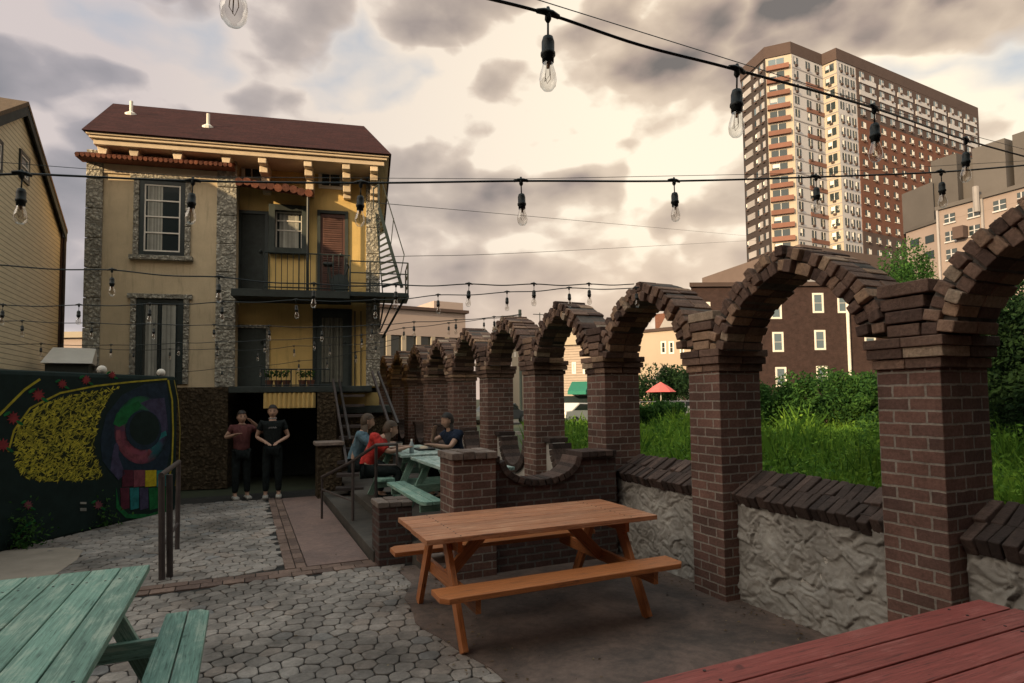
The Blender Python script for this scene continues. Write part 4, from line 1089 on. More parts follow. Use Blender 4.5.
M['maroon_brick'] = brickmat('maroon_brick', (.062, .034, .031), (.05, .028, .026), (.06, .042, .038), .25, .09, .012, .45, bstr=.3)

def ybox(name, fr, x0, x1, z0, z1, depth, m, par, y0=0.0):
    return MB().box(x0, x1, y0, y0 + depth, z0, z1).build(name, m, par)

# high-rise: plan corners at their distances, one storey every 2.9 m
ZT = W(791, 42, 130).z
tc = [(741, 141), (765, 132), (791, 130), (822, 135), (836, 132.6), (977, 161)]
C_ = [xy(px, t, py) for (px, t), py in zip(tc, (70, 48, 42, 55, 49, 106))]
org = C_[0].copy()
tow = thing('apartment_tower', 'tall apartment tower with pale corner bays, rust balcony bands and long red brick side', 'tower', org)
far_back = [C_[5] * 1.08, C_[0] * 1.13 + V((4, 0, 0))]
m = MB(); poly = [(p - org) for p in (C_ + far_back)]
m.prism([(p.x, p.y) for p in poly], -.03, ZT - 2.6, c=.5); m.build('wall', M['far_white'], tow)
m = MB(); cen = sum((p for p in poly), V((0, 0, 0))) / len(poly)
pp = [p + (p - cen).normalized() * .35 for p in poly]
m.prism([(p.x, p.y) for p in pp], ZT - 2.6, ZT, c=.5); m.build('parapet', M['far_brown'], tow)
class LF:
    def __init__(s, a, b): s.a = a; s.d = b - a; s.len = s.d.length; s.d = s.d.normalized(); s.n = V((s.d.y, -s.d.x, 0))
    def box(s, mb, x0, x1, z0, z1, p0, p1, c=None):       # p = metres proud of the face
        ang = math.atan2(s.d.y, s.d.x)
        ctr_ = s.a + s.d * ((x0 + x1) / 2) + s.n * ((p0 + p1) / 2)
        mb.mat_box(Matrix.Translation((ctr_.x, ctr_.y, (z0 + z1) / 2)) @ Matrix.Rotation(ang, 4, 'Z'), x1 - x0, abs(p1 - p0), z1 - z0, c)
F = [LF(C_[i] - org, C_[i + 1] - org) for i in range(5)]
FL = 2.9; zf = lambda i: ZT - 2.6 - FL * (i + 1)          # floor level of storey i from the top
NF = 18
FA, FB, FC, FD, FE = F
cut = next(x for x in [i * .1 for i in range(600)] if (lambda p: (512 + FPX * ((p - CAM).dot(rt)) / ((p - CAM).dot(fw))))(org + FE.a + FE.d * x + V((0, 0, 40))) > 862)
def bands(name, mat, fn):
    m = MB(); fn(m); return m.build(name, mat, tow)
M['side_brown'] = plain('shaded_side_brown_brick', (.035, .026, .025), .9, 0, .12, .4, 0)  # darker copy of the tower brown, this side's shade put into the colour
# face A
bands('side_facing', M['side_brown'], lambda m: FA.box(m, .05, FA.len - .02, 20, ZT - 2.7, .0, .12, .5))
for i in range(NF):
    for a, b in ((.12, .42), (.62, .72), (.84, .93)): bands('side_panel', M['far_grey'], lambda m: FA.box(m, FA.len * a, FA.len * b, zf(i) + .9, zf(i) + 2.3, .12, .30))
# face B
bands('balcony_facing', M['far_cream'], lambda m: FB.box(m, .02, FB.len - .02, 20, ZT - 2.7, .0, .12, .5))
for i in range(NF):
    m = MB(); FB.box(m, .05, FB.len - .6, zf(i) - .25, zf(i) + .75, .12, .9); m.build('balcony', M['far_rust'], tow)
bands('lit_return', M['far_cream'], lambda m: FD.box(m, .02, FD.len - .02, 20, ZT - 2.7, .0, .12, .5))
# rust panels at the inner corner, grey string courses
def sc(m):
    for i in range(NF):
        FC.box(m, .1, FC.len - .05, zf(i) - .16, zf(i) + .04, .0, .10)
        FD.box(m, .05, FD.len - .02, zf(i) - .16, zf(i) + .04, .12, .2)
bands('string_course', M['far_grey'], sc)
for i in range(1, NF, 2): bands('corner_panel', M['far_rust'], lambda m: FC.box(m, FC.len * .42, FC.len - .02, zf(i) - .3, zf(i) + .6, .0, .18))
# long side
xs0 = cut
bands('brick_facing', M['far_red'], lambda m: FE.box(m, xs0, FE.len, zf(12) + .2, zf(3), .0, .15, .5))
bands('dark_lower_facing', M['far_brown'], lambda m: FE.box(m, xs0, FE.len, 12, zf(12) + .19, .0, .16, .5))
bands('dark_upper_facing', M['far_brown'], lambda m: FE.box(m, xs0, FE.len, zf(3) + .01, ZT - 2.7, .0, .15, .5))
nb = 7; bw_ = (FE.len - xs0 - 1.0) / nb
bands('upper_panels', M['far_white'], lambda m: [FE.box(m, xs0 + .9 + j * bw_, xs0 + (j + 1) * bw_ - .3, zf(i) - .35, zf(i) + .7, .15, .3) for i in (0, 1, 2) for j in range(nb)])
bands('slab_edge', M['far_brown'], lambda m: [FE.box(m, xs0, FE.len, zf(i) - .5, zf(i) - .36, .15, .32) for i in (2,)])
wins = []
def wn(face, xc, w, z, h, proud, pane, px=0): wins.append((face, xc, w, z, h, proud, pane))
for i in range(NF):
    for a in (.05, .52, .77): wn(FA, FA.len * a + .8, 1.5, zf(i) + .9, 1.4, .125, 'glass_blue')
    wn(FB, FB.len * .40, 3.1, zf(i) + .85, 1.5, .13, 'glass_dark' if i % 3 else 'glass_blue')
    for a in (.12, .50, .80): wn(FC, FC.len * a, 1.4, zf(i) + .75, 1.65, .02, 'glass_dark')
    wn(FD, FD.len * .5, 1.9, zf(i) + .75, 1.65, .13, 'glass_dark')
    for a in (.2, .5, .8): wn(FE, xs0 * a, 1.35, zf(i) + .75, 1.65, .02, 'glass_dark')
    n = 14; s_ = (FE.len - xs0) / n
    for j in range(n): wn(FE, xs0 + (j + .5) * s_, 1.7, zf(i) + .85, 1.35, .17, 'glass_blue')
rest = [MB(), MB(), MB()]
for q, (fc, xc, w, z, h, pr_, pn) in enumerate(wins):
    m0, m1, m2 = (MB(), MB(), MB()) if q < 100 else rest
    light = fc is FE and xc > xs0
    fc.box(m0, xc - w / 2, xc + w / 2, z, z + h, pr_, pr_ + .05)
    if light:
        fc.box(m1, xc - w / 2 - .12, xc + w / 2 + .12, z - .12, z - .01, pr_, pr_ + .12); fc.box(m1, xc - .06, xc + .06, z, z + h, pr_ + .05, pr_ + .1)
        fc.box(m1, xc + w * .1, xc + w / 2, z + .1, z + h * (.5 + .45 * rnd.random()), pr_ + .05, pr_ + .06)
    else:
        fc.box(m1, xc - .04, xc + .04, z, z + h, pr_ + .05, pr_ + .09)
        if rnd.random() < .5: fc.box(m1, xc - w * .45, xc, z + h * .4, z + h * .95, pr_ + .05, pr_ + .055)
    if rnd.random() < .8: fc.box(m2, xc - .32, xc + .32, z - .42, z - .02, pr_, pr_ + .35)
    if q < 100:
        o = m0.build('window', M[pn], tow); m1.build('sash', M['far_white'], o)
        if m2.f: m2.build('air_conditioner', M['far_brown'], o)
rest[0].build('window', M['glass_dark'], tow)['kind'] = 'stuff'
rest[1].build('window_sash', M['white'], tow)['kind'] = 'stuff'
rest[2].build('air_conditioner', M['far_brown'], tow)['kind'] = 'stuff'
# plant rooms on the roof
pr0 = xy(822, 139) - org
MB().box(-3.2, 2.2, -1, 4, ZT, ZT + 2.6).build('roof_plant_room', M['far_brown'], tow, loc=(pr0.x, pr0.y + 3, 0))

# podium of the tower with ribbon windows
c0, c1, c2 = xy(706, 128, 280), xy(800, 101, 245), xy(896, 113, 262)
pzt = W(800, 245, 101).z
pod = thing('podium_block', 'low brown flat-roofed block with ribbon windows and a white band below the tower', 'building', c0)
m = MB(); back = [c2 * 1.1, c0 * 1.15 + V((6, 0, 0))]
pl = [p - c0 for p in (c0, c1, c2, *back)]
m.prism([(p.x, p.y) for p in pl], -.03, pzt - 3.6, c=.5); m.build('wall', M['far_brown'], pod)
m = MB(); cen = sum(pl, V((0, 0, 0))) / 5; g = [p + (p - cen).normalized() * .8 for p in pl]
m.prism([(p.x, p.y) for p in g], pzt - 3.6, pzt, c=.5); m.build('roof_band', plain('grey_brown_band', (.12, .088, .078), .9, 0, .1, .4, 0), pod)
G1, G2 = LF(pl[0], pl[1]), LF(pl[1], pl[2])
m = MB(); G2.box(m, .2, G2.len - .1, pzt - 9, pzt - 4.6, 0, .3); m.build('pale_band', M['far_white'], pod)
m = MB(); G2.box(m, 0, G2.len, pzt - 4.55, pzt - 4.1, 0, .8); G1.box(m, 0, G1.len, pzt - 4.0, pzt - 3.62, 0, .8); m.build('fascia', M['white'], pod)
for i in range(14):
    m = MB(); x = G1.len * (.04 + i * .068); G1.box(m, x, x + G1.len * .055, pzt - 7, pzt - 4.3, 0, .2); m.build('window', M['glass_blue'] if i % 3 else M['far_white'], pod)

# pale block on the right
g0 = xy(906, 85, 233); g1 = xy(937, 80, 211); g2 = xy(1075, 67, 170)
gb = thing('pale_block', 'grey-pink rendered block with dark rooftop boxes right of the tower', 'building', g0)
q0, q1, q2 = g0 - g0, g1 - g0, g2 - g0
gz = W(937, 211, 80).z; gzl = W(906, 233, 85).z; gzd = W(905, 192, 85).z
m = MB(); m.prism([(p.x, p.y) for p in (q0, q1, q2, q2 + g2 * .3, q0 + g0 * .3 + V((3, 0, 0)))], -.03, gzl, c=.5); m.build('wall', M['grey_pink'], gb)
m = MB(); m.prism([(p.x, p.y) for p in (q1, q2, q2 + g2 * .2, q1 + g1 * .2)], gzl + .01, gz, c=.5); m.build('upper_wall', M['grey_pink'], gb)
m = MB(); d = V((.4, .6, 0)); m.prism([(p.x, p.y) for p in (q0 + d, q1 + d, q1 + g1 * .2, q0 + g0 * .25 + V((2, 0, 0)))], gzl + .01, gzd, c=.5); m.build('rooftop_box', M['far_metal'], gb)
K1, K2 = LF(q0, q1), LF(q1, q2)
kfr = Frame(g1, g2)
def kx(px, py=200, off=0): return kfr.hit(px, py, off)
m = MB(); K2.box(m, -.1, K2.len, gz, gz + .5, -.3, .35); K1.box(m, 0, K1.len + .1, gzl, gzl + .4, -.2, .3); m.build('cornice', M['far_metal'], gb)
for (pa, pb, pt, dz, dep) in ((931, 957, 157, 0, 1.0), (973, 1006, 143, 0, .8), (1014, 1040, 130, 0, 1.2)):
    xa, _ = kx(pa, 170, -dep); xb, _ = kx(pb, 170, -dep); _, zt_ = kx((pa + pb) / 2, pt, -dep)
    m = MB(); K2.box(m, xa, xb, gz + .51, zt_, -dep, -dep - 7); m.build('rooftop_box', M['far_metal'], gb)
xa, _ = kx(957, 170, -.9); xb, _ = kx(973, 170, -.9); _, zt_ = kx(965, 158, -.9)
m = MB(); K2.box(m, xa - .5, xb + .5, gz + .51, zt_, -2.2, -6); m.build('rooftop_box', M['far_metal'], gb)
for (px_, py_, w_, h_) in ((950, 218, 10, 11), (974, 212, 11, 12), (1000, 205, 12, 13), (951, 236, 10, 12), (975, 230, 10, 12), (1001, 223, 12, 12), (952, 254, 10, 12), (1022, 198, 8, 14)):
    xa, za = kx(px_ - w_ / 2, py_ + h_ / 2); xb, zb = kx(px_ + w_ / 2, py_ - h_ / 2)
    m = MB(); K2.box(m, xa, xb, za, zb, 0, .1); o = m.build('window', M['glass_dark'], gb)
    m = MB(); K2.box(m, (xa + xb) / 2 - .06, (xa + xb) / 2 + .06, za, zb, .1, .14); K2.box(m, xa, xb, (za + zb) / 2 - .05, (za + zb) / 2 + .05, .1, .15); K2.box(m, xa - .1, xb + .1, za - .2, za - .02, 0, .2)
    m.build('sash', M['far_white'], o)
kf1 = Frame(g0, g1)
for (px_, py_) in ((930, 239), (930, 255), (915, 243)):
    xa, za = kf1.hit(px_ - 4, py_ + 5); xb, zb = kf1.hit(px_ + 4, py_ - 5)
    m = MB(); K1.box(m, xa, xb, za, zb, 0, .1); m.build('window', M['glass_dark'], gb)
xa, za = kx(958, 240); xb, zb = kx(968, 226)
m = MB(); K2.box(m, xa, xb, za, zb, 0, 1.2); m.build('balcony', M['far_brown'], gb)
for px_ in (939, 984):
    xa, za = kx(px_, 230); m = MB(); K2.box(m, xa - .12, xa + .12, 2, gz, .02, .3); m.build('downpipe', M['far_grey'], gb)
xa, za = kx(980, 205); p = K2.a + K2.d * xa + K2.n * .8
MB().tube([(p.x, p.y, za - 1), (p.x, p.y, W(981, 186, 75).z)], .35, 8).build('flue', M['far_grey'], gb)
# maroon brick building
a0, a1 = xy(694, 50), xy(905, 50.5)
mr = thing('maroon_building', 'dark maroon brick building with white sash windows and white downpipe behind the hedge', 'building', a0, Frame(a0, a1).ang)
mfr = Frame(a0, a1); mz = mfr.hit(715, 287)[1]
MB().prism([(0, 0), (mfr.len, 0), (mfr.len + 6, 14), (7, 14)], -.03, mz, c=.5).build('wall', M['maroon_brick'], mr)
MB().prism([(-.2, -.25), (mfr.len + .2, -.25), (mfr.len + 6.2, 14.2), (6.9, 14.2)], mz + .002, mz + .35).build('parapet', M['far_brown'], mr)
for (px_, py_) in ((776, 309), (818, 303), (778, 342), (820, 340), (843, 303), (705, 312), (740, 311), (706, 345), (741, 344), (781, 377), (822, 376), (868, 300), (870, 338)):
    w_ = 5.2; xa, za = mfr.hit(px_ - w_, py_ + 10); xb, zb = mfr.hit(px_ + w_, py_ - 10)
    win(mr, xa, xb, za, zb, 0, .13, (.5,), (), 'white', 'white', 'glass_blue', curtain=[(.0, 1)] if False else None)
xa, za = mfr.hit(846, 300); MB().tube([(xa, -.15, mfr.hit(846, 296)[1]), (xa, -.15, .1)], .13, 8).build('downpipe', M['white'], mr)
# long pink building
a0, a1 = xy(330, 44), xy(466, 50); pf = Frame(a0, a1)
pb = thing('pink_building', 'long low pink-beige building with dark shopfront windows behind the stucco house', 'building', a0, pf.ang)
z1_ = pf.hit(440, 312)[1]; z0_ = pf.hit(440, 337)[1]
MB().box(0, pf.len, 0, 12, z0_, z1_, c=.5).build('wall', M['pink_stucco'], pb)
MB().box(0, pf.len, .3, 12, -.03, z0_ - .01, c=.5).build('shopfront', M['glass_dark'], pb)
MB().box(-.2, pf.len + .2, -.3, 12.2, z1_ + .003, z1_ + .25).build('roof_edge', M['far_brown'], pb)
for i in range(9):
    x = pf.len * (.05 + i * .112); MB().box(x, x + .35, -.02, .28, 0, z0_ - .01).build('column', M['far_cream'], pb)
xa, _ = pf.hit(434, 305, -5); xb, _ = pf.hit(463, 305, -5); MB().box(xa, xb, 5, 9, z1_ + .26, pf.hit(450, 302, -5)[1]).build('roof_block', M['pink_stucco'], pb)
xa, za = pf.hit(466, 335); MB().box(xa - .1, xa + .5, -.32, -.2, za, za + .4).build('sign_panel', M['cloth_red'], pb)
# houses seen through the arches
def house2(name, label, px0, px1, pytop, t0, t1, wallm, windows, gable=None, roofm=None, depth=8, extra=None):
    a0, a1 = xy(px0, t0), xy(px1, t1); f_ = Frame(a0, a1)
    t = thing('house' if name is None else name, label, 'house', a0, f_.ang)
    z1 = f_.hit((px0 + px1) / 2, pytop)[1]
    MB().box(0, f_.len, 0, depth, -.03, z1, c=.5).build('wall', wallm, t)
    h = gable or 0
    rm = roofm or M['far_grey']
    if gable:
        m = MB(); m.slab([(-.3, z1 + .01), (f_.len + .3, z1 + .01), (f_.len / 2, z1 + h)], -.25, depth + .2, c=.5); m.build('roof', rm, t)
    else: MB().box(-.2, f_.len + .2, -.2, depth, z1 + .003, z1 + .3).build('roof_edge', rm, t)
    for (pa, pb_, pc, pd) in windows:
        xa, za = f_.hit(pa, pd); xb, zb = f_.hit(pb_, pc)
        win(t, xa, xb, za, zb, 0, .12, (.5,), (), 'white', 'white', 'glass_dark')
    return t, f_
t, f_ = house2(None, 'pale house with grey dormer windows seen through the third arch', 634, 692, 331, 62, 58, plain('sunlit_cream_render', (.38, .31, .25), .9, 0, .05, .3, 0), [(661, 666, 341, 354), (669, 674, 341, 354), (680, 684, 343, 355)], None, M['far_brown'])
xa, za = f_.hit(659, 331); MB().box(xa - .9, xa + .9, 1, 2.4, za, W(655, 313, 61).z).build('chimney', M['far_red'], t)
m = MB(); xa, za = f_.hit(660, 331); xb, _ = f_.hit(676, 331); m.slab([(xa, za + .31), (xb, za + .31), (xb - .3, za + 1.9), (xa + 1, za + 1.9)], -.1, 3, c=.5); m.build('dormer', M['far_grey'], t)
t, f_ = house2(None, 'narrow beige clapboard house with green awning seen through the fourth arch', 558, 592, 345, 46, 45, siding('beige_clapboard', (.34, .27, .225), .2), [(562, 565, 361, 373), (572, 576, 362, 374), (583, 587, 362, 374)], 1.6, M['far_cream'])
xa, za = f_.hit(572, 385); xb, zb = f_.hit(590, 391)
m = MB(); m.slab([(-.02, 0), (.02, 0), (.02, .02), (-.02, .02)], 0, .01); m = MB()
m.face([(xa, -1.2, zb), (xb, -1.2, zb), (xb, -.01, za + .25), (xa, -.01, za + .25)]); m.face([(xa, -1.2, zb - .25), (xb, -1.2, zb - .25), (xb, -1.2, zb), (xa, -1.2, zb)]); m.face([(xa, -.01, za + .25), (xa, -.01, zb - .25), (xa, -1.2, zb - .25), (xa, -1.2, zb)])
m.face([(xb, -.01, za + .25), (xb, -1.2, zb), (xb, -1.2, zb - .25), (xb, -.01, zb - .25)])
m.build('awning', plain('green_awning', (.02, .17, .12), .8, 0, .1), t)
MB().box(xa - 1, xb + .5, -.05, -.002, 0, zb - .35).build('shopfront', M['glass_dark'], t)
t, f_ = house2(None, 'tall cream building sliver seen through the fifth arch', 512, 524, 348, 60, 60, M['far_cream'], [(514, 516, 352, 357), (519, 521, 352, 357)], None, M['far_brown'], 6)
t, f_ = house2(None, 'low grey shop building with dark front along the street beyond the field', 596, 760, 384, 66, 60, M['far_grey'], [(600, 612, 392, 399), (676, 690, 391, 399)], None, M['far_brown'], 8)
t, f_ = house2(None, 'small tan-roofed building in the gap between the clapboard house and stucco house', 50, 92, 338, 30, 30, M['pink_stucco'], [(66, 70, 352, 360), (75, 79, 352, 360)], None, M['far_cream'], 6)
# umbrella beyond the field
pu = xy(661, 40); u = thing('parasol', 'red and white parasol beyond the overgrown field', 'parasol', pu)
zu = W(661, 392, 40).z; zt = W(661, 382, 40).z
MB().lathe([(1.0, zu), (.5, (zu + zt) / 2 + .05), (.02, zt)], seg=8).build('canopy', plain('red_parasol_cloth', (.45, .09, .085), .8, 0, .3, 3), u)
MB().tube([(0, 0, 0), (0, 0, zt)], .03, 6).build('pole', M['white'], u)
# antenna and flue poles
for (px_, pt_, t_, lab) in ((541, 312, 48, 'thin rooftop antenna mast standing behind the fifth arch'), (521, 309, 45, 'dark stub chimney pipe behind the arcade')):
    b = xy(px_, t_); a = thing('antenna' if px_ == 541 else 'chimney_pipe', lab, 'antenna' if px_ == 541 else 'pipe', b); z = W(px_, pt_, t_).z
    mm = MB(); 
    mm.tube([(0, 0, 0), (0, 0, z)], .035 if px_ == 541 else .12, 6)
    mm.build('mast', M['metal'], a)
    if px_ == 541: MB().tube([(-.6, 0, z - .15), (.6, 0, z - .15)], .03, 6).build('crossbar', M['metal'], a)
# cars beyond the field
def car(label, loc, rz, c):
    t = thing('parked_car', label, 'car', loc, rz, 'cars parked beyond the field')
    L_, w = 4.3, .86
    side = [(-2.1, .35), (2.1, .35), (2.15, .6), (2.0, .85), (1.1, .95), (.55, 1.38), (-.9, 1.42), (-1.6, 1.0), (-2.1, .95), (-2.15, .6)]
    MB().slab(side, -w, w, c=.5).build('body', c, t, bevel=.06)
    MB().slab([(1.0, .97), (.52, 1.32), (-.85, 1.36), (-1.42, 1.0)], -w - .006, w + .006).build('side_window', M['glass_dark'], t)
    MB().box(.62, 1.08, -.7, .7, .93, 1.30, rot=Matrix.Rotation(R(35), 4, 'Y')).build('windscreen', M['glass_dark'], t)
    for x in (-1.35, 1.35):
        for y in (-w, w):
            wh = MB().lathe([(0, -.1), (.32, -.1), (.33, 0), (.32, .1), (0, .1)], seg=18).build('wheel', M['rubber'], t, loc=(x, y, .33)); wh.rotation_euler = (R(90), 0, 0)
            MB().lathe([(0, -.11), (.19, -.11), (.19, .11), (0, .11)], seg=12).build('rim', M['far_grey'], wh)
    for y in (-.6, .6): MB().box(2.08, 2.17, y - .17, y + .17, .62, .74).build('headlight', M['white'], t)
cw_ = plain('white_car_paint', (.62, .60, .57), .3, 0, .04, 1, 0)
cd_ = plain('dark_car_paint', (.04, .05, .06), .3, 0, .04, 1, 0)
car('white parked car seen between the fourth and fifth pillars from the right', xy(578, 36), R(20), cw_)
car('white parked car beyond the field left of the second pillar', xy(676, 46), R(10), cw_)
car('dark parked car seen through a narrow gap in the arcade', xy(500, 40), R(30), cd_)
# kerb strip and fence beyond the field
MB()
struct(MB().box(0, 44, 0, .25, -.03, .16).build('field_kerb', M['concrete'], loc=None))
bpy.data.objects['field_kerb'].location = (10.5, 26.5, 0); bpy.data.objects['field_kerb'].rotation_euler.z = R(-24)
MBs = MB().box(-30, 60, 0, 9, -.04, .008).build('street', plain('asphalt', (.06, .058, .056), .9, 0, .2, 1, .4)); struct(MBs); MBs.location = (4, 40, 0); MBs.rotation_euler.z = R(-18)
fn = thing('mesh_fence', 'thin grey rail fence at the far edge of the field', 'fence', xy(640, 33), Frame(xy(640, 33), xy(700, 33)).ang)
fl = (xy(700, 33) - xy(640, 33)).length
for i in range(5): MB().tube([(fl * i / 4, 0, 0), (fl * i / 4, 0, 1.5)], .03, 6).build('post', M['far_grey'], fn)
for z in (.5, 1.0, 1.45): MB().tube([(0, 0, z), (fl, 0, z)], .02, 6).build('rail', M['far_grey'], fn)

# ---------------------------------------------------------------- vegetation
def in_view(p, m_=.12):
    d = p - CAM; t = d.dot(fw)
    return t > 1 and abs(d.dot(rt) / t) < .853 + m_
gr = [MB(), MB()]
n = 0; r2 = random.Random(11)
while n < 62000:
    t = 4.8 + 34 * r2.random() ** 1.5; u = r2.uniform(.02, .93)
    p = V((0, 0, 0)) + V((fw.x, fw.y, 0)).normalized() * t + V((rt.x, rt.y, 0)).normalized() * (u * t)
    if p.x < XP + .75 or p.x > 42 or p.y > 44: continue
    tall = .16 + 1.5 * max(0, noise.noise(V((p.x * .55, p.y * .55, 3)))) + .5 * max(0, noise.noise(V((p.x * 2.3, p.y * 2.3, 1))))
    if t > 20: tall += .5 * min(1, (t - 20) / 8) * max(0, noise.noise(V((p.x * .2, p.y * .2, 9))) + .4)
    z = tall * (1 - r2.random() ** 2.0) + .03
    s = (.032 + .0014 * t) * r2.uniform(.6, 1.5)
    bright = noise.noise(V((p.x * .3 + 5, p.y * .3, 0))) + r2.uniform(-.2, .2) > .06
    mb = gr[1 if bright else 0]; n += 1
    q = V((p.x, p.y, z)); a = V((r2.gauss(0, 1), r2.gauss(0, 1), r2.gauss(.6, .7))).normalized(); b = a.orthogonal().normalized(); b = Matrix.Rotation(r2.uniform(0, 6.28), 3, a) @ b; c_ = a.cross(b)
    if r2.random() < .38:
        hh = r2.uniform(.5, 1.25) * tall + .08; wd_ = (.006 + .0012 * t) * r2.uniform(.6, 1.4); an = r2.uniform(0, 6.28); ex_ = V((math.cos(an), math.sin(an), 0)) * wd_; le = V((r2.gauss(0, .3), r2.gauss(0, .3), 0)) * hh; p0 = V((p.x, p.y, -.02))
        mb.face([p0 - ex_, p0 + ex_, p0 + ex_ * .7 + le * .4 + V((0, 0, hh * .6)), p0 + le + V((0, 0, hh)), p0 - ex_ * .7 + le * .4 + V((0, 0, hh * .6))], [(0, 0), (1, 0), (1, 1), (.5, 1), (0, 1)], r2.random())
        continue
    mb.face([q - b * s, q + c_ * s * .5, q + b * s, q - c_ * s * .5], [(0, 0), (1, 0), (1, 1), (0, 1)], r2.random())
tag(gr[0].build('weeds', M['grass_l']), 'overgrown green weeds covering the field beyond the low wall', 'weeds', kind='stuff')
tag(gr[1].build('weeds', M['grass_y']), 'bright yellow-green weeds mixed through the overgrown field', 'weeds', kind='stuff')
def shrubmass(name, label, base, rx, ry, h, n, size, mat='hedge_l', cat='shrub', group=None, trunk=True, crown0=.0):
    t = thing(name, label, cat, base, 0, group); rx *= .85; ry *= .85
    blobs = [(V((rnd.uniform(-.7, .7) * rx, rnd.uniform(-.6, .6) * ry, h * rnd.uniform(max(.18, crown0), .82))), rnd.uniform(.16, .42)) for _ in range(int(14 + rx * 4))]
    def fn():
        c_, r_ = rnd.choice(blobs)
        v = V((rnd.gauss(0, 1), rnd.gauss(0, 1), rnd.gauss(0, 1))).normalized() * (rnd.random() ** .35)
        q = c_ + V((v.x * rx * r_, v.y * ry * r_, v.z * h * r_ * .75)); q.z = max(.05, q.z); return q
    leaves(n, fn, size).build('foliage', M[mat], t)
    if trunk:
        MB().tube([(0, 0, -.05), (.05, 0, h * .25), (-.03, .04, h * .5), (.0, .0, h * .8)], [.05 * h ** .5 * 1.2, .045 * h ** .5, .03 * h ** .5, .01], 8).build('trunk', M['bark'], t)
        for i in range(5):
            a = rnd.uniform(0, 6.28); z = h * rnd.uniform(.3, .55)
            MB().tube([(0, 0, z), (math.cos(a) * rx * .25, math.sin(a) * ry * .25, z + h * .14), (math.cos(a) * rx * .5, math.sin(a) * ry * .5, z + h * .3)], [.022 * h ** .5, .014 * h ** .5, .005], 6).build('limb', M['bark'], t)
    return t
hl = ['tall dark shrub in front of the maroon building, leftmost of the hedge', 'dense dark shrub below the maroon building windows', 'tall leafy shrub right of the white downpipe', 'dark shrub mass seen through the right arch, nearest the pillar', 'dark shrub mass at the right edge beyond the right arch', 'low bushy shrub seen left of the second pillar']
for i, (px_, t_, rx, h) in enumerate(((778, 29, 2.4, 2.5), (825, 28, 2.6, 3.0), (868, 26, 2.4, 3.0), (925, 22, 2.6, 3.0), (1010, 19, 2.8, 3.2), (655, 31, 1.6, 1.5))):
    shrubmass('shrub', hl[i], xy(px_, t_), rx * 1.25, 1.5, h * .95, 8500, .085 if t_ > 20 else .07, group='shrubs at the back of the field')
tl = ['round green tree in front of the grey-pink block', 'dark leafy tree filling the right arch', 'tall dark tree beyond the right arch, behind the leafy one', 'small green tree behind the red and white parasol', 'spreading tree in front of the pale dormer house']
for i, (px_, t_, rx, h, c0, sz, n) in enumerate(((911, 48, 2.5, W(912, 251, 48).z, .74, .12, 12000), (1052, 14, 2.9, 4.9, .28, .07, 20000), (1045, 22, 3.2, 6.0, .25, .12, 12000), (660, 44, 2.6, 4.2, .3, .13, 4000), (684, 50, 2.8, 4.6, .3, .14, 4000))):
    shrubmass('tree', tl[i], xy(px_, t_), rx, rx, h, n, sz, 'tree_l' if i else 'hedge_l', 'tree', None, True, c0)
# unseen block added behind the camera to darken courtyard and pillar sides
shade_blk = thing('south_shade_block', 'unseen dark brick block added behind the viewer to darken the pillar sides', 'building', (2, -4.2, 0))
MB().box(-19, 28, -9, 0, -.03, 13.0, c=.5).build('wall', M['brick_dark'], shade_blk)
MB().box(-19.2, 28.2, -9.2, .2, 13.005, 13.3).build('roof', M['far_brown'], shade_blk)
for i in range(4): win(shade_blk, -6 + i * 3.6, -4.8 + i * 3.6, 4, 5.6, .06, .08, (.5,), (), 'white', 'white', 'glass_dark')
row = thing('west_shade_block', 'unseen tall brick block added west of the courtyard to hold off the sun', 'building', (-24, 0, 0), R(-71))  # unseen block added to keep the low sun off the courtyard
MB().box(-22, 20, -9, 0, -.03, 11.3, c=.5).build('wall', M['brick_dark'], row)
MB().box(-22.3, 20.3, -9.3, .3, 11.305, 11.7).build('cornice', M['far_brown'], row)

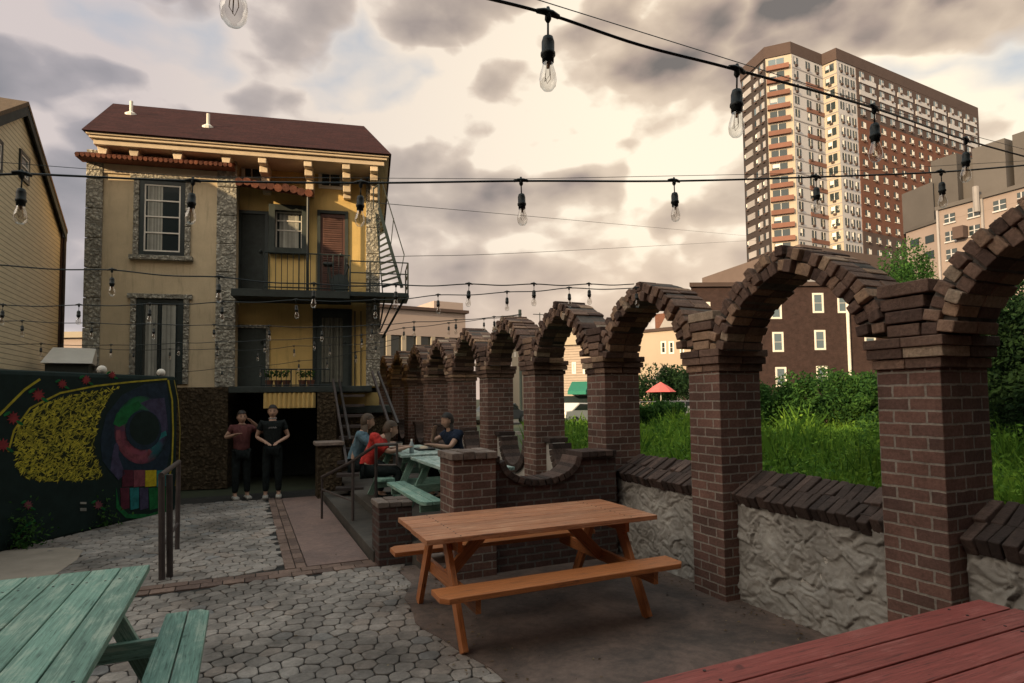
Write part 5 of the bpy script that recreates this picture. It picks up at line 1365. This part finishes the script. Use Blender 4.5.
# ---------------------------------------------------------------- string lights and wires
m, nt, b = newmat('clear_bulb_glass')
lw = N(nt, 'ShaderNodeLayerWeight'); lw.inputs[0].default_value = .35
tr = N(nt, 'ShaderNodeBsdfTransparent'); tr.inputs[0].default_value = (.93, .92, .90, 1); gl = N(nt, 'ShaderNodeBsdfGlossy'); gl.inputs['Roughness'].default_value = .05
mx = N(nt, 'ShaderNodeMixShader'); L(nt, math_(nt, 'ADD', math_(nt, 'MULTIPLY', lw.outputs['Facing'], .55), .06), mx.inputs[0]); L(nt, tr.outputs[0], mx.inputs[1]); L(nt, gl.outputs[0], mx.inputs[2]); L(nt, mx.outputs[0], nt.nodes['Material Output'].inputs[0])
M['bulb'] = m
M['filament'] = plain('brass_filament', (.30, .17, .09), .4, .6, .1, bumpy=0)
protos = {}
def light_mesh():
    s = MB()
    s.tube([(-.032, 0, 0), (-.012, 0, .004), (.012, 0, .004), (.032, 0, 0)], [.006, .0085, .0085, .006], 8)
    s.tube([(0, 0, .018), (0, 0, .004), (0, 0, -.014), (0, 0, -.022)], [.004, .008, .009, .004], 8)
    s.tube([(0, 0, -.02), (0, 0, -.058)], .0028, 6)
    s.lathe([(.004, -.055), (.013, -.060), (.0165, -.072), (.0165, -.098), (.019, -.100), (.019, -.108), (.0155, -.112), (.015, -.125), (0, -.125)], seg=14)
    so = s.build('light_socket', M['rubber'], None, smooth=True)
    g = MB().lathe([(.0125, -.122), (.0145, -.135), (.0205, -.155), (.0225, -.170), (.020, -.186), (.012, -.196), (0, -.199)], seg=16).build('bulb', M['bulb'], so, smooth=True)
    f = MB().tube([(-.004, 0, -.125), (-.008, 0, -.165), (0, .004, -.178), (.008, 0, -.165), (.004, 0, -.125)], .0008, 4)
    f.tube([(-.002, .004, -.125), (-.005, .008, -.172), (.002, -.006, -.160), (.003, -.004, -.125)], .0008, 4).lathe([(.005, -.124), (.0035, -.140), (0, -.142)], seg=8)
    f.build('filament', M['filament'], g)
    return so
first = [None]
def catmull(p, n=8):
    out = []
    P_ = [p[0] * 2 - p[1]] + p + [p[-1] * 2 - p[-2]]
    for i in range(1, len(P_) - 2):
        for k in range(n):
            t = k / n; a, b, c_, d = P_[i - 1], P_[i], P_[i + 1], P_[i + 2]
            out.append(.5 * ((2 * b) + (c_ - a) * t + (2 * a - 5 * b + 4 * c_ - d) * t * t + (3 * b - 3 * c_ + d - a) * t ** 3))
    return out + [p[-1]]
def string(label, pts, r=.0045, sag=0, guy=None):
    """pts: (px, py, depth, bulb?)"""
    P_ = [W(a, b, t) for a, b, t, _ in pts]
    o = P_[0].copy()
    t = thing('string_light', label, 'string lights', o, 0, 'strings of bulbs over the courtyard')
    q = [P_[0]]
    for i in range(1, len(P_)):
        if sag: mp = (P_[i - 1] + P_[i]) / 2; mp.z -= sag * (P_[i] - P_[i - 1]).length; q.append(mp)
        q.append(P_[i])
    MB().tube([p - o for p in catmull(q)], r, 6).build('cable', M['rubber'], t)
    if guy:
        MB().tube([W(a, b, tt) - o for a, b, tt in guy], .0013, 5).build('guy_wire', M['metal'], t)
    for i, (a, b, tt, bulb) in enumerate(pts):
        if not bulb: continue
        d = (P_[min(i + 1, len(P_) - 1)] - P_[max(i - 1, 0)])
        if first[0] is None: s = first[0] = light_mesh(); s.parent = t
        else: s = copy_tree(first[0], t); s.parent = t
        s.location = P_[i] - o; s.rotation_euler = (rnd.uniform(-.06, .06), rnd.uniform(-.05, .05), math.atan2(d.y, d.x))
    return t
string('nearest string of clear bulbs sloping down across the tower at the top right', [(470, -6, 1.42, 0), (548, 14, 1.54, 1), (640, 45, 1.63, 0), (737, 70, 1.74, 1), (874, 108, 2.15, 1), (966, 140, 2.8, 1), (1060, 166, 3.3, 0)], .0042, guy=[(500, -12, 1.45), (737, 62, 1.74), (966, 134, 2.8), (1050, 156, 3.3)])
string('bulb string above the top edge with one bulb hanging into view', [(120, -98, 1.0, 0), (235, -88, 1.02, 1), (340, -92, 1.02, 0)], .0042)
string('level string of bulbs running the full width across the stucco house and tower', [(-30, 176, 2.3, 0), (22, 174, 2.35, 1), (75, 176, 2.5, 0), (193, 181, 2.67, 1), (361, 183, 2.72, 1), (521, 181, 2.62, 1), (674, 181, 2.85, 1), (816, 177, 3.15, 1), (941, 172, 3.3, 1), (1040, 164, 3.5, 0)], .0046, guy=[(-30, 160, 2.3), (193, 177, 2.67), (521, 179, 2.6), (816, 173, 3.15), (1040, 160, 3.5)])
string('string of bulbs ending on the third arch, upper of the wavy pair', [(-30, 264, 4.2, 0), (0, 265, 4.3, 0), (112, 270, 4.5, 1), (219, 277, 4.6, 1), (314, 284, 4.9, 1), (396, 285, 5.1, 1), (469, 284, 5.1, 1), (534, 284, 5.3, 1), (589, 284, 5.7, 1), (634, 284, 5.95, 0)], .005, .02)
string('string of bulbs ending on the third arch, lower of the wavy pair', [(-30, 303, 5.8, 0), (3, 305, 5.9, 1), (79, 305, 6.0, 1), (150, 304, 6.1, 1), (222, 302, 6.2, 1), (296, 300, 6.3, 1), (375, 300, 6.4, 1), (438, 295, 6.3, 1), (507, 292, 6.2, 1), (569, 288, 6.1, 1), (636, 288, 6.0, 1)], .005, .02)
string('string of small bulbs across the lower window, highest of the distant ones', [(-30, 320, 7.4, 0), (22, 321, 7.5, 1), (92, 323, 7.6, 1), (154, 324, 7.7, 1), (214, 325, 7.8, 1), (269, 326, 7.9, 1), (322, 327, 8, 1), (372, 325, 8.1, 1), (414, 322, 8.2, 1), (456, 320, 8.2, 1), (494, 317, 8.2, 1), (522, 314, 8.2, 0)], .005, .015)
string('string of small bulbs passing in front of the shed roof and the porch', [(-20, 343, 9, 0), (41, 344, 9.1, 1), (111, 345, 9.2, 1), (179, 343, 9.3, 1), (217, 342, 9.4, 1), (265, 340, 9.5, 1), (314, 338, 9.6, 1), (362, 335, 9.7, 1), (404, 328, 9.8, 1), (449, 323, 9.9, 1), (484, 319, 9.9, 1), (520, 315, 9.9, 0)], .005, .015)
string('string of tiny bulbs in front of the lower window and the curtained porch door', [(90, 348, 10.6, 0), (134, 350, 10.7, 1), (170, 349, 10.7, 1), (217, 349, 10.8, 1), (258, 350, 10.8, 1), (294, 346, 10.9, 1), (330, 345, 11, 1), (376, 343, 11, 1), (400, 338, 11, 0)], .005, .015)
string('lowest string of tiny bulbs drooping along the porch edge', [(176, 372, 11, 0), (222, 368, 11, 1), (260, 366, 11.1, 1), (299, 361, 11.1, 1), (327, 358, 11.2, 1), (356, 352, 11.2, 1), (392, 345, 11.2, 0)], .005, .015)
for lab, pts in (('upper thin overhead wire crossing the sky between house and tower', [(378, 203, 13.5), (560, 219, 24), (760, 237, 60)]), ('lower thin overhead wire crossing the sky between house and tower', [(378, 257, 13.5), (560, 251, 24), (760, 240, 60)])):
    p = [W(*q) for q in pts]; o = thing('overhead_wire', lab, 'wire', p[0]); MB().tube([q - p[0] for q in catmull(p)], .008, 5).build('wire', M['rubber'], o)

# ---------------------------------------------------------------- people
def skin_mesh(name, verts, edges, radii, mat, par, sub=2, root=0):
    me = bpy.data.meshes.new(name); me.from_pydata([tuple(v) for v in verts], edges, [])
    me.materials.append(mat)
    o = bpy.data.objects.new(name, me); col.objects.link(o)
    if par: o.parent = par
    md = o.modifiers.new('skin', 'SKIN'); md.use_smooth_shade = True
    sv = me.skin_vertices.new() if hasattr(me.skin_vertices, 'new') and not me.skin_vertices else None
    if not me.skin_vertices:
        bpy.context.view_layer.objects.active = o
    lay = me.skin_vertices[0].data
    for i, r_ in enumerate(radii):
        lay[i].radius = r_ if isinstance(r_, tuple) else (r_, r_)
        lay[i].use_root = (i == root)
    s = o.modifiers.new('sub', 'SUBSURF'); s.levels = sub; s.render_levels = sub
    return o
def person(label, loc, rz, J, hair='hair', top='cloth_black', legs='cloth_black', shoe='cloth_black', longhair=False, sleeve=.55, bare_mid=False, group=None, hat=False, face_mat=None):
    """J: joint positions in local space; x = the person's left, -y = facing"""
    t = thing('person', label, 'person', loc, rz, group)
    g = lambda k: V(J[k])
    vs, es, rs = [], [], []
    def add(p, r_, par=None):
        vs.append(p); rs.append(r_)
        if par is not None: es.append((par, len(vs) - 1))
        return len(vs) - 1
    pel = add(g('pelvis'), (.13, .10)); wa = add(g('waist'), (.115, .085), pel); ch = add(g('chest'), (.15, .10), wa); nb_ = add(g('neck'), (.055, .055), ch)
    hd0 = add(g('neck') + (g('head') - g('neck')) * .5, (.05, .052), nb_)
    for s_ in 'lr':
        sh_ = add(g('sh' + s_), .055, ch); el = add(g('el' + s_), .038, sh_); wr = add(g('wr' + s_), .027, el)
        hdv = (g('wr' + s_) - g('el' + s_)).normalized(); pa = add(g('wr' + s_) + hdv * .05, (.036, .018), wr)
        side = hdv.cross(V((0, 0, 1))); side = side.normalized() if side.length > .1 else V((1, 0, 0))
        for f_ in (-1.5, -.5, .5, 1.5):
            k1 = add(g('wr' + s_) + hdv * .10 + side * f_ * .017, .0085, pa); add(g('wr' + s_) + hdv * (.165 - abs(f_) * .012) + side * f_ * .018 + V((0, 0, -.012)), .007, k1)
        th_ = add(g('wr' + s_) + hdv * .055 + side * .038, .010, wr); add(g('wr' + s_) + hdv * .09 + side * .052, .0085, th_)
        hp_ = add(g('hip' + s_), .085, pel); kn = add(g('kn' + s_), .055, hp_); an = add(g('an' + s_), .036, kn)
        fwd = V((0, -1, 0)); add(g('an' + s_) + fwd * .13 + V((0, 0, -.045)), (.035, .025), an)
    skin_mesh('body', vs, es, rs, M['skin'], t)
    # head with face
    hd = g('head'); face = J.get('face', (0, -1, 0)); fv = V(face).normalized(); lf = fv.cross(V((0, 0, 1))).normalized() * -1; uv_ = lf.cross(fv) * -1
    if uv_.z < 0: uv_ = -uv_
    Mh = Matrix(((lf.x, -fv.x, uv_.x, hd.x), (lf.y, -fv.y, uv_.y, hd.y), (lf.z, -fv.z, uv_.z, hd.z), (0, 0, 0, 1)))
    mb = MB(); n1, n2 = 14, 18
    def hp3(u, v):     # u latitude 0..1 from the chin up, v longitude
        a = math.pi * u; z = -math.cos(a) * .118
        r_ = math.sin(a) ** .8
        x = .076 * r_ * math.cos(v); y = .095 * r_ * math.sin(v)
        if z < -.02: k = 1 - (-.02 - z) * 2.6; x *= k; y = y * (k if y > 0 else 1 - (-.02 - z) * .6)
        y += .012
        if y < 0:
            if abs(x) < .016 and -.045 < z < .012: y -= .024 * (1 - abs(x) / .016) * (1 - (z + .045) / .06 * .6)        # nose
            if abs(abs(x) - .032) < .016 and -.004 < z < .022: y += .010                                                 # eye sockets
            if abs(x) < .026 and -.078 < z < -.058: y -= .006                                                           # lips
        return Mh @ V((x, y, z))
    rows = [[hp3(.02 + .96 * i / 27, 2 * math.pi * j / 36) for j in range(36)] for i in range(28)]
    for i in range(27):
        for j in range(36):
            mb.face([rows[i][j], rows[i][(j + 1) % 36], rows[i + 1][(j + 1) % 36], rows[i + 1][j]], None, .5)
    mb.face(rows[0][::-1]); mb.face(rows[-1])
    head = mb.build('head', M['skin'], t, smooth=True)
    fm = MB()
    for s_ in (-1, 1):
        for (w2, h2, zz, yy_, ) in ((.012, .005, .008, -.081), (.016, .0035, .028, -.0835)):
            fm.face([Mh @ V((s_ * .031 - w2, yy_, zz - h2)), Mh @ V((s_ * .031 + w2, yy_, zz - h2)), Mh @ V((s_ * .031 + w2, yy_, zz + h2)), Mh @ V((s_ * .031 - w2, yy_, zz + h2))])
    fm.face([Mh @ V((-.02, -.094, -.071)), Mh @ V((.02, -.094, -.071)), Mh @ V((.018, -.094, -.066)), Mh @ V((-.018, -.094, -.066))])
    fm.build('face_features', M['hair'], head)
    for s_ in (-1, 1):
        e_ = MB(); e_.mat_box(Mh @ Matrix.Translation((s_ * .080, .012, -.002)) @ Matrix.Rotation(s_ * .3, 4, 'Z'), .012, .03, .055); e_.build('ear', M['skin'], head, bevel=.005)
    hb = MB(); nrm = 20
    ext = 1.5 if longhair else 1.0
    hr = []
    for i in range(14):
        row_ = []
        for j in range(nrm):
            v = 2 * math.pi * j / nrm; a = (i / 13) * math.pi * .62
            sa = math.sin(a) ** .8; x = .086 * sa * math.cos(v); y = .107 * sa * math.sin(v) + .016; z = .131 * math.cos(a)
            if y < .0: z = max(z, .046 + (-y) * .30)
            if y > .03 and not longhair: z = z
            nz_ = noise.noise(V((x * 30, y * 30, z * 30 + rz))) * .006
            row_.append(Mh @ V((x * (1 + nz_ * 8), y * (1 + nz_ * 8), z)))
        hr.append(row_)
    for i in range(13):
        for j in range(nrm): hb.face([hr[i][j], hr[i + 1][j], hr[i + 1][(j + 1) % nrm], hr[i][(j + 1) % nrm]], None, .5)
    if longhair:
        for (z0, z1, w0, w1) in ((.05, -.10, .088, .085), (-.10, -.26, .085, .06)):
            c8 = []
            for z, w in ((z0, w0), (z1, w1)):
                c8.append([Mh @ V((w * math.cos(v), -.005 + w * 1.25 * abs(math.sin(v)) , z)) for v in [math.pi * q / 8 for q in range(9)]])
            for q in range(8): hb.face([c8[0][q], c8[1][q], c8[1][q + 1], c8[0][q + 1]], None, .5)
            hb.face([c8[1][q] for q in range(9)], None, .5)
    hb.build('hair', M[hair], head, smooth=True)
    # shirt
    vs, es, rs = [], [], []
    a0 = add(g('pelvis') + V((0, 0, -.03)), (.158, .13)); a1 = add(g('waist'), (.145, .112), a0); a2 = add(g('chest'), (.184, .138), a1); a2b = add(g('chest') * .6 + g('neck') * .4, (.165, .135), a2); a3 = add(g('chest') * .35 + g('neck') * .65, (.125, .10), len(vs) - 1); add(g('chest') * .02 + g('neck') * .98, (.068, .062), a3)
    for s_ in 'lr':
        q0 = add(g('sh' + s_) + V((0, 0, .012)), .078, a2b); add(g('sh' + s_).lerp(g('el' + s_), sleeve), .064, q0)
    skin_mesh('shirt', vs, es, rs, M[top], t)
    vs, es, rs = [], [], []
    a0 = add(g('pelvis') + V((0, 0, -.02)), (.13, .105))
    for s_ in 'lr':
        q0 = add(g('hip' + s_), .098, a0); q1 = add(g('kn' + s_), .072, q0); add(g('kn' + s_).lerp(g('an' + s_), .93), .055, q1)
    skin_mesh('trousers', vs, es, rs, M[legs], t)
    for s_ in 'lr':
        an = g('an' + s_); sm_ = MB()
        sm_.mat_box(Matrix.Translation(an + V((0, -.07, -.045))), .10, .27, .07); sm_.build('shoe', M[shoe], t, bevel=.03)
    return t
def stand(**k):
    J = dict(pelvis=(0, 0, .90), waist=(0, .0, 1.04), chest=(0, .0, 1.25), neck=(0, .01, 1.42), head=(0, -.005, 1.555),
             shl=(.17, 0, 1.34), shr=(-.17, 0, 1.34), ell=(.27, .02, 1.10), elr=(-.27, .02, 1.10), wrl=(.12, -.16, 1.02), wrr=(-.12, -.16, 1.02),
             hipl=(.09, 0, .86), hipr=(-.09, 0, .86), knl=(.10, -.01, .47), knr=(-.10, -.01, .47), anl=(.11, .01, .08), anr=(-.11, .01, .08)); J.update(k)
    return J
M['shoe'] = plain('pale_trainers', (.35, .33, .3), .8)
pm = onz(272, 498); faceang = math.atan2(-(pm.x), (pm.y)) * 1.0
t1 = person('man in black t-shirt standing with hands together in front of the dark doorway', pm, -.05, stand(), shoe='shoe')
# pale neckline and print on the shirt
m = MB(); m.lathe([(.066, 1.425), (.074, 1.435), (.068, 1.445), (.062, 1.435)], 0, .008, 20).build('collar', M['far_grey'], t1, smooth=True)
m = MB()
for i in range(9): x = -.062 + i * .0155; m.box(x, x + .009, -.137, -.130, 1.255 + (i % 3) * .004, 1.275 + (i % 2) * .012)
m.build('shirt_print', M['far_grey'], t1)
pw = onz(241, 499)
sw = {k: (v[0] * .93, v[1], v[2] * .94) for k, v in stand().items()}
sw.update(ell=(.36, -.05, 1.18), wrl=(.16, -.16, 1.36), elr=(-.27, .0, 1.10), wrr=(-.15, -.20, 1.16))
t2 = person('woman in dusty pink and black top standing with one hand raised to her face', pw, .2, sw, top='cloth_pink', longhair=True, shoe='shoe', hair='hair')
def sit(**k):
    J = dict(pelvis=(0, .05, .56), waist=(0, .03, .70), chest=(0, -.06, .90), neck=(0, -.12, 1.06), head=(0, -.17, 1.19),
             shl=(.17, -.06, .98), shr=(-.17, -.06, .98), ell=(.25, -.26, .80), elr=(-.25, -.26, .80), wrl=(.14, -.46, .84), wrr=(-.14, -.46, .84),
             hipl=(.09, .02, .54), hipr=(-.09, .02, .54), knl=(.12, -.40, .52), knr=(-.12, -.40, .52), anl=(.12, -.34, .09), anr=(-.12, -.34, .09), face=(0, -1, -.15)); J.update(k)
    return J
# bench centres of the far table: x = 2.35 -/+ .67 ; people face the table
t3 = person('person in a red shirt hunched at the terrace table with their back to the steps', V((1.62, 8.62, .22)), R(80), sit(chest=(0, -.12, .86), neck=(0, -.22, 1.0), head=(0, -.30, 1.10)), top='cloth_red', hair='hair_fair', longhair=True, sleeve=.9)
t4 = person('person in a grey-blue shirt seated behind the one in red', V((1.58, 9.45, .22)), R(80), sit(), top='cloth_blue', hair='hair_fair', longhair=True, sleeve=.95)
t5 = person('woman with long black hair and navy top seated across the terrace table', V((3.02, 8.95, .22)), R(-78), sit(wrr=(-.10, -.34, 1.02), elr=(-.24, -.30, .86)), top='cloth_navy', hair='hair', longhair=True, sleeve=.5)
# things on their table
def bottle(label, p, cat, prof_, mat):
    t = thing(cat.replace(' ', '_'), label, cat, p); MB().lathe(prof_, seg=12).build('vessel', mat, t, smooth=True); return t
tt = .22 + .762
b_ = bottle('clear plastic water bottle with white cap on the terrace table', V((2.18, 8.45, tt)), 'bottle', [(0, 0), (.032, 0), (.033, .12), (.014, .17), (.013, .185)], plain('clear_plastic', (.32, .36, .38), .2, 0, .1))
MB().lathe([(.015, .18), (.015, .20), (0, .20)], seg=10).build('cap', M['white'], b_)
b_ = bottle('white paper cup with dark lid on the terrace table', V((2.08, 8.75, tt)), 'cup', [(0, 0), (.03, 0), (.042, .13)], M['white'])
MB().lathe([(.044, .13), (.044, .142), (0, .145)], seg=12).build('lid', M['rubber'], b_)
pl_ = thing('food_tray', 'dark tray with food in front of the woman in navy', 'tray', V((2.5, 8.95, tt)))
MB().box(-.13, .13, -.18, .18, 0, .022).build('tray', M['rubber'], pl_, bevel=.006)
MB().lathe([(0, .022), (.07, .022), (.05, .05), (0, .06)], seg=12).build('food', M['cream'], pl_)

# ---------------------------------------------------------------- light and sky
EL = R(14.0); sdir = V((-.944, -.324, 0)).normalized() * math.cos(EL); sdir.z = math.sin(EL)      # towards the sun
sl_ = bpy.data.lights.new('sun', 'SUN'); so_ = bpy.data.objects.new('sun', sl_); col.objects.link(so_)
sl_.energy = 3.6; sl_.angle = R(.8); sl_.color = (1.0, .72, .40)
so_.rotation_euler = sdir.to_track_quat('Z', 'Y').to_euler()
wd = bpy.data.worlds.new('World'); scene.world = wd; wd.use_nodes = True; nt = wd.node_tree
bg = nt.nodes['Background']; bg.inputs['Strength'].default_value = .1
sky = N(nt, 'ShaderNodeTexSky'); sky.sky_type = 'NISHITA'; sky.sun_disc = False; sky.sun_elevation = EL; sky.sun_rotation = math.atan2(sdir.x, sdir.y); sky.air_density = 1.2; sky.dust_density = 2.0
tc_ = N(nt, 'ShaderNodeTexCoord'); sp = N(nt, 'ShaderNodeSeparateXYZ'); L(nt, tc_.outputs['Generated'], sp.inputs[0])
zc = math_(nt, 'ADD', math_(nt, 'MAXIMUM', sp.outputs[2], 0.0), .22)
cb = N(nt, 'ShaderNodeCombineXYZ'); L(nt, math_(nt, 'DIVIDE', sp.outputs[0], zc), cb.inputs[0]); L(nt, math_(nt, 'DIVIDE', sp.outputs[1], zc), cb.inputs[1])
cb2 = N(nt, 'ShaderNodeCombineXYZ'); L(nt, sp.outputs[0], cb2.inputs[0]); L(nt, sp.outputs[1], cb2.inputs[1]); L(nt, math_(nt, 'MULTIPLY', sp.outputs[2], 1.7), cb2.inputs[2])
def cl(off, scale, det, ro, dist):
    mp = N(nt, 'ShaderNodeMapping'); mp.inputs['Location'].default_value = off; L(nt, cb2.outputs[0], mp.inputs[0])
    return noise_(nt, mp.outputs[0], scale, det, ro, dist)
SO = (3.1, 7.7, 0)
d1 = cl(SO, 2.3, 8, .52, 0); d2 = cl((SO[0] + .02, SO[1] + .0, -.04), 2.3, 4, .52, 0); big = cl((9.3, 2.2, 0), 1.5, 1, .5, 0)
def puff(off):
    mp = N(nt, 'ShaderNodeMapping'); mp.inputs['Location'].default_value = off; L(nt, cb2.outputs[0], mp.inputs[0])
    wn = N(nt, 'ShaderNodeTexNoise'); wn.inputs['Scale'].default_value = 5; wn.inputs['Detail'].default_value = 3; L(nt, mp.outputs[0], wn.inputs['Vector'])
    va = N(nt, 'ShaderNodeVectorMath', operation='MULTIPLY_ADD'); L(nt, wn.outputs['Color'], va.inputs[0]); va.inputs[1].default_value = (.22, .22, .22); L(nt, mp.outputs[0], va.inputs[2])
    vo = N(nt, 'ShaderNodeTexVoronoi'); vo.feature = 'F1'; vo.inputs['Scale'].default_value = 4.2; vo.inputs['Detail'].default_value = 1; L(nt, va.outputs[0], vo.inputs['Vector'])
    return math_(nt, 'SUBTRACT', 1.0, vo.outputs['Distance'])
q1, q2 = puff(SO), puff((SO[0] + .02, SO[1], -.05))
d1 = math_(nt, 'ADD', math_(nt, 'MULTIPLY', d1, .66), math_(nt, 'MULTIPLY', q1, .28)); d2 = math_(nt, 'ADD', math_(nt, 'MULTIPLY', d2, .66), math_(nt, 'MULTIPLY', q2, .28))
def lobe(px, py, r0, r1):
    d = ray(px, py).normalized(); dp = N(nt, 'ShaderNodeVectorMath', operation='DOT_PRODUCT'); L(nt, tc_.outputs['Generated'], dp.inputs[0]); dp.inputs[1].default_value = d
    dd = math_(nt, 'ADD', dp.outputs['Value'], math_(nt, 'MULTIPLY', math_(nt, 'SUBTRACT', d1, .5), .10))
    mr = N(nt, 'ShaderNodeMapRange'); mr.interpolation_type = 'SMOOTHSTEP'; L(nt, dd, mr.inputs[0]); mr.inputs[1].default_value = math.cos(R(r0)); mr.inputs[2].default_value = math.cos(R(r1)); return mr.outputs[0]
relief = math_(nt, 'MULTIPLY', math_(nt, 'SUBTRACT', d2, d1), 3.6)
relief = math_(nt, 'ADD', relief, math_(nt, 'MULTIPLY', lobe(560, 90, 22, 4), .26))
relief = math_(nt, 'ADD', relief, math_(nt, 'MULTIPLY', lobe(660, 200, 20, 4), .06))
relief = math_(nt, 'SUBTRACT', relief, math_(nt, 'MULTIPLY', lobe(700, -10, 13, 3), .42))
relief = math_(nt, 'SUBTRACT', relief, math_(nt, 'MULTIPLY', lobe(990, 15, 9, 2), .45))
relief = math_(nt, 'SUBTRACT', relief, math_(nt, 'MULTIPLY', lobe(620, 225, 8, 2), .22))
relief = math_(nt, 'SUBTRACT', relief, math_(nt, 'MULTIPLY', lobe(450, 20, 12, 2), .25))
dens = math_(nt, 'ADD', math_(nt, 'MULTIPLY', d1, .62), math_(nt, 'MULTIPLY', big, .38))
sh_ = math_(nt, 'ADD', math_(nt, 'SUBTRACT', 1.0, math_(nt, 'MULTIPLY', math_(nt, 'SUBTRACT', dens, .362), 2.9)), relief)
# position along the horizon: 0 at the left of the view, 1 at the right
u_ = math_(nt, 'DIVIDE', math_(nt, 'ADD', math_(nt, 'MULTIPLY', sp.outputs[0], rt.x), math_(nt, 'MULTIPLY', sp.outputs[1], rt.y)), math_(nt, 'MAXIMUM', math_(nt, 'ADD', math_(nt, 'MULTIPLY', sp.outputs[0], fw.x), math_(nt, 'MULTIPLY', sp.outputs[1], fw.y)), .15))
side = ramp(nt, math_(nt, 'ADD', math_(nt, 'MULTIPLY', u_, .6), .5), [(.10, (0,) * 3), (.62, (1,) * 3)])
warm = ramp(nt, sh_, [(0.0, (.15, .125, .105)), (.30, (.33, .25, .20)), (.62, (.50, .39, .29)), (.85, (.64, .51, .38)), (1.0, (.90, .77, .59))])
cool = ramp(nt, sh_, [(0.0, (.13, .13, .145)), (.34, (.22, .21, .225)), (.75, (.33, .30, .31)), (1.0, (.54, .47, .45))])
cloud = mixc(nt, side, cool, warm)
lowf = ramp(nt, sp.outputs[2], [(.0, (1,) * 3), (.30, (0,) * 3)])
glow = mixc(nt, side, (.52, .45, .45), (.70, .50, .37))
cloud = mixc(nt, math_(nt, 'MULTIPLY', lowf, .75), cloud, glow)
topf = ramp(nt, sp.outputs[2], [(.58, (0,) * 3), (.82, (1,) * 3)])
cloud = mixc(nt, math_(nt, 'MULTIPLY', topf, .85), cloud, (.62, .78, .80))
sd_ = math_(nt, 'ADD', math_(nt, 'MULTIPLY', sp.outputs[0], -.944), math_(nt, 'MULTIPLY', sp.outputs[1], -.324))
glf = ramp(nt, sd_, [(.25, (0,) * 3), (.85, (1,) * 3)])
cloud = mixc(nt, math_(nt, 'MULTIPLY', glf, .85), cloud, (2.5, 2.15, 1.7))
gap = math_(nt, 'MAXIMUM', ramp(nt, dens, [(.30, (1,) * 3), (.36, (0,) * 3)]), lobe(345, 62, 8, 3))
skc = mixc(nt, 1.0, sky.outputs[0], (.1, .1, .1), 'MULTIPLY')
clear = mixc(nt, .8, skc, (.36, .42, .50))
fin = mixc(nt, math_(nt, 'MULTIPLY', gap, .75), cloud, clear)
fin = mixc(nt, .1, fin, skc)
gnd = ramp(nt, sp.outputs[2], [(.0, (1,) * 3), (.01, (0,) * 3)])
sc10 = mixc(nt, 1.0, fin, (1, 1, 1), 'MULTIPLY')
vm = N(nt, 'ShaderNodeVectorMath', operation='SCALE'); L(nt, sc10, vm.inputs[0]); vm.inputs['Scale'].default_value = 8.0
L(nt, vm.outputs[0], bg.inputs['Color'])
scene.view_settings.view_transform = 'Standard'; scene.view_settings.look = 'None'; scene.view_settings.exposure = 0.75; scene.view_settings.gamma = 1
wd.cycles.sampling_method = 'MANUAL'; wd.cycles.sample_map_resolution = 512
scene.cycles.use_denoising = True
scene.cycles.max_bounces = 6; scene.cycles.diffuse_bounces = 3; scene.cycles.transparent_max_bounces = 12
scene.cycles.sample_clamp_indirect = 4
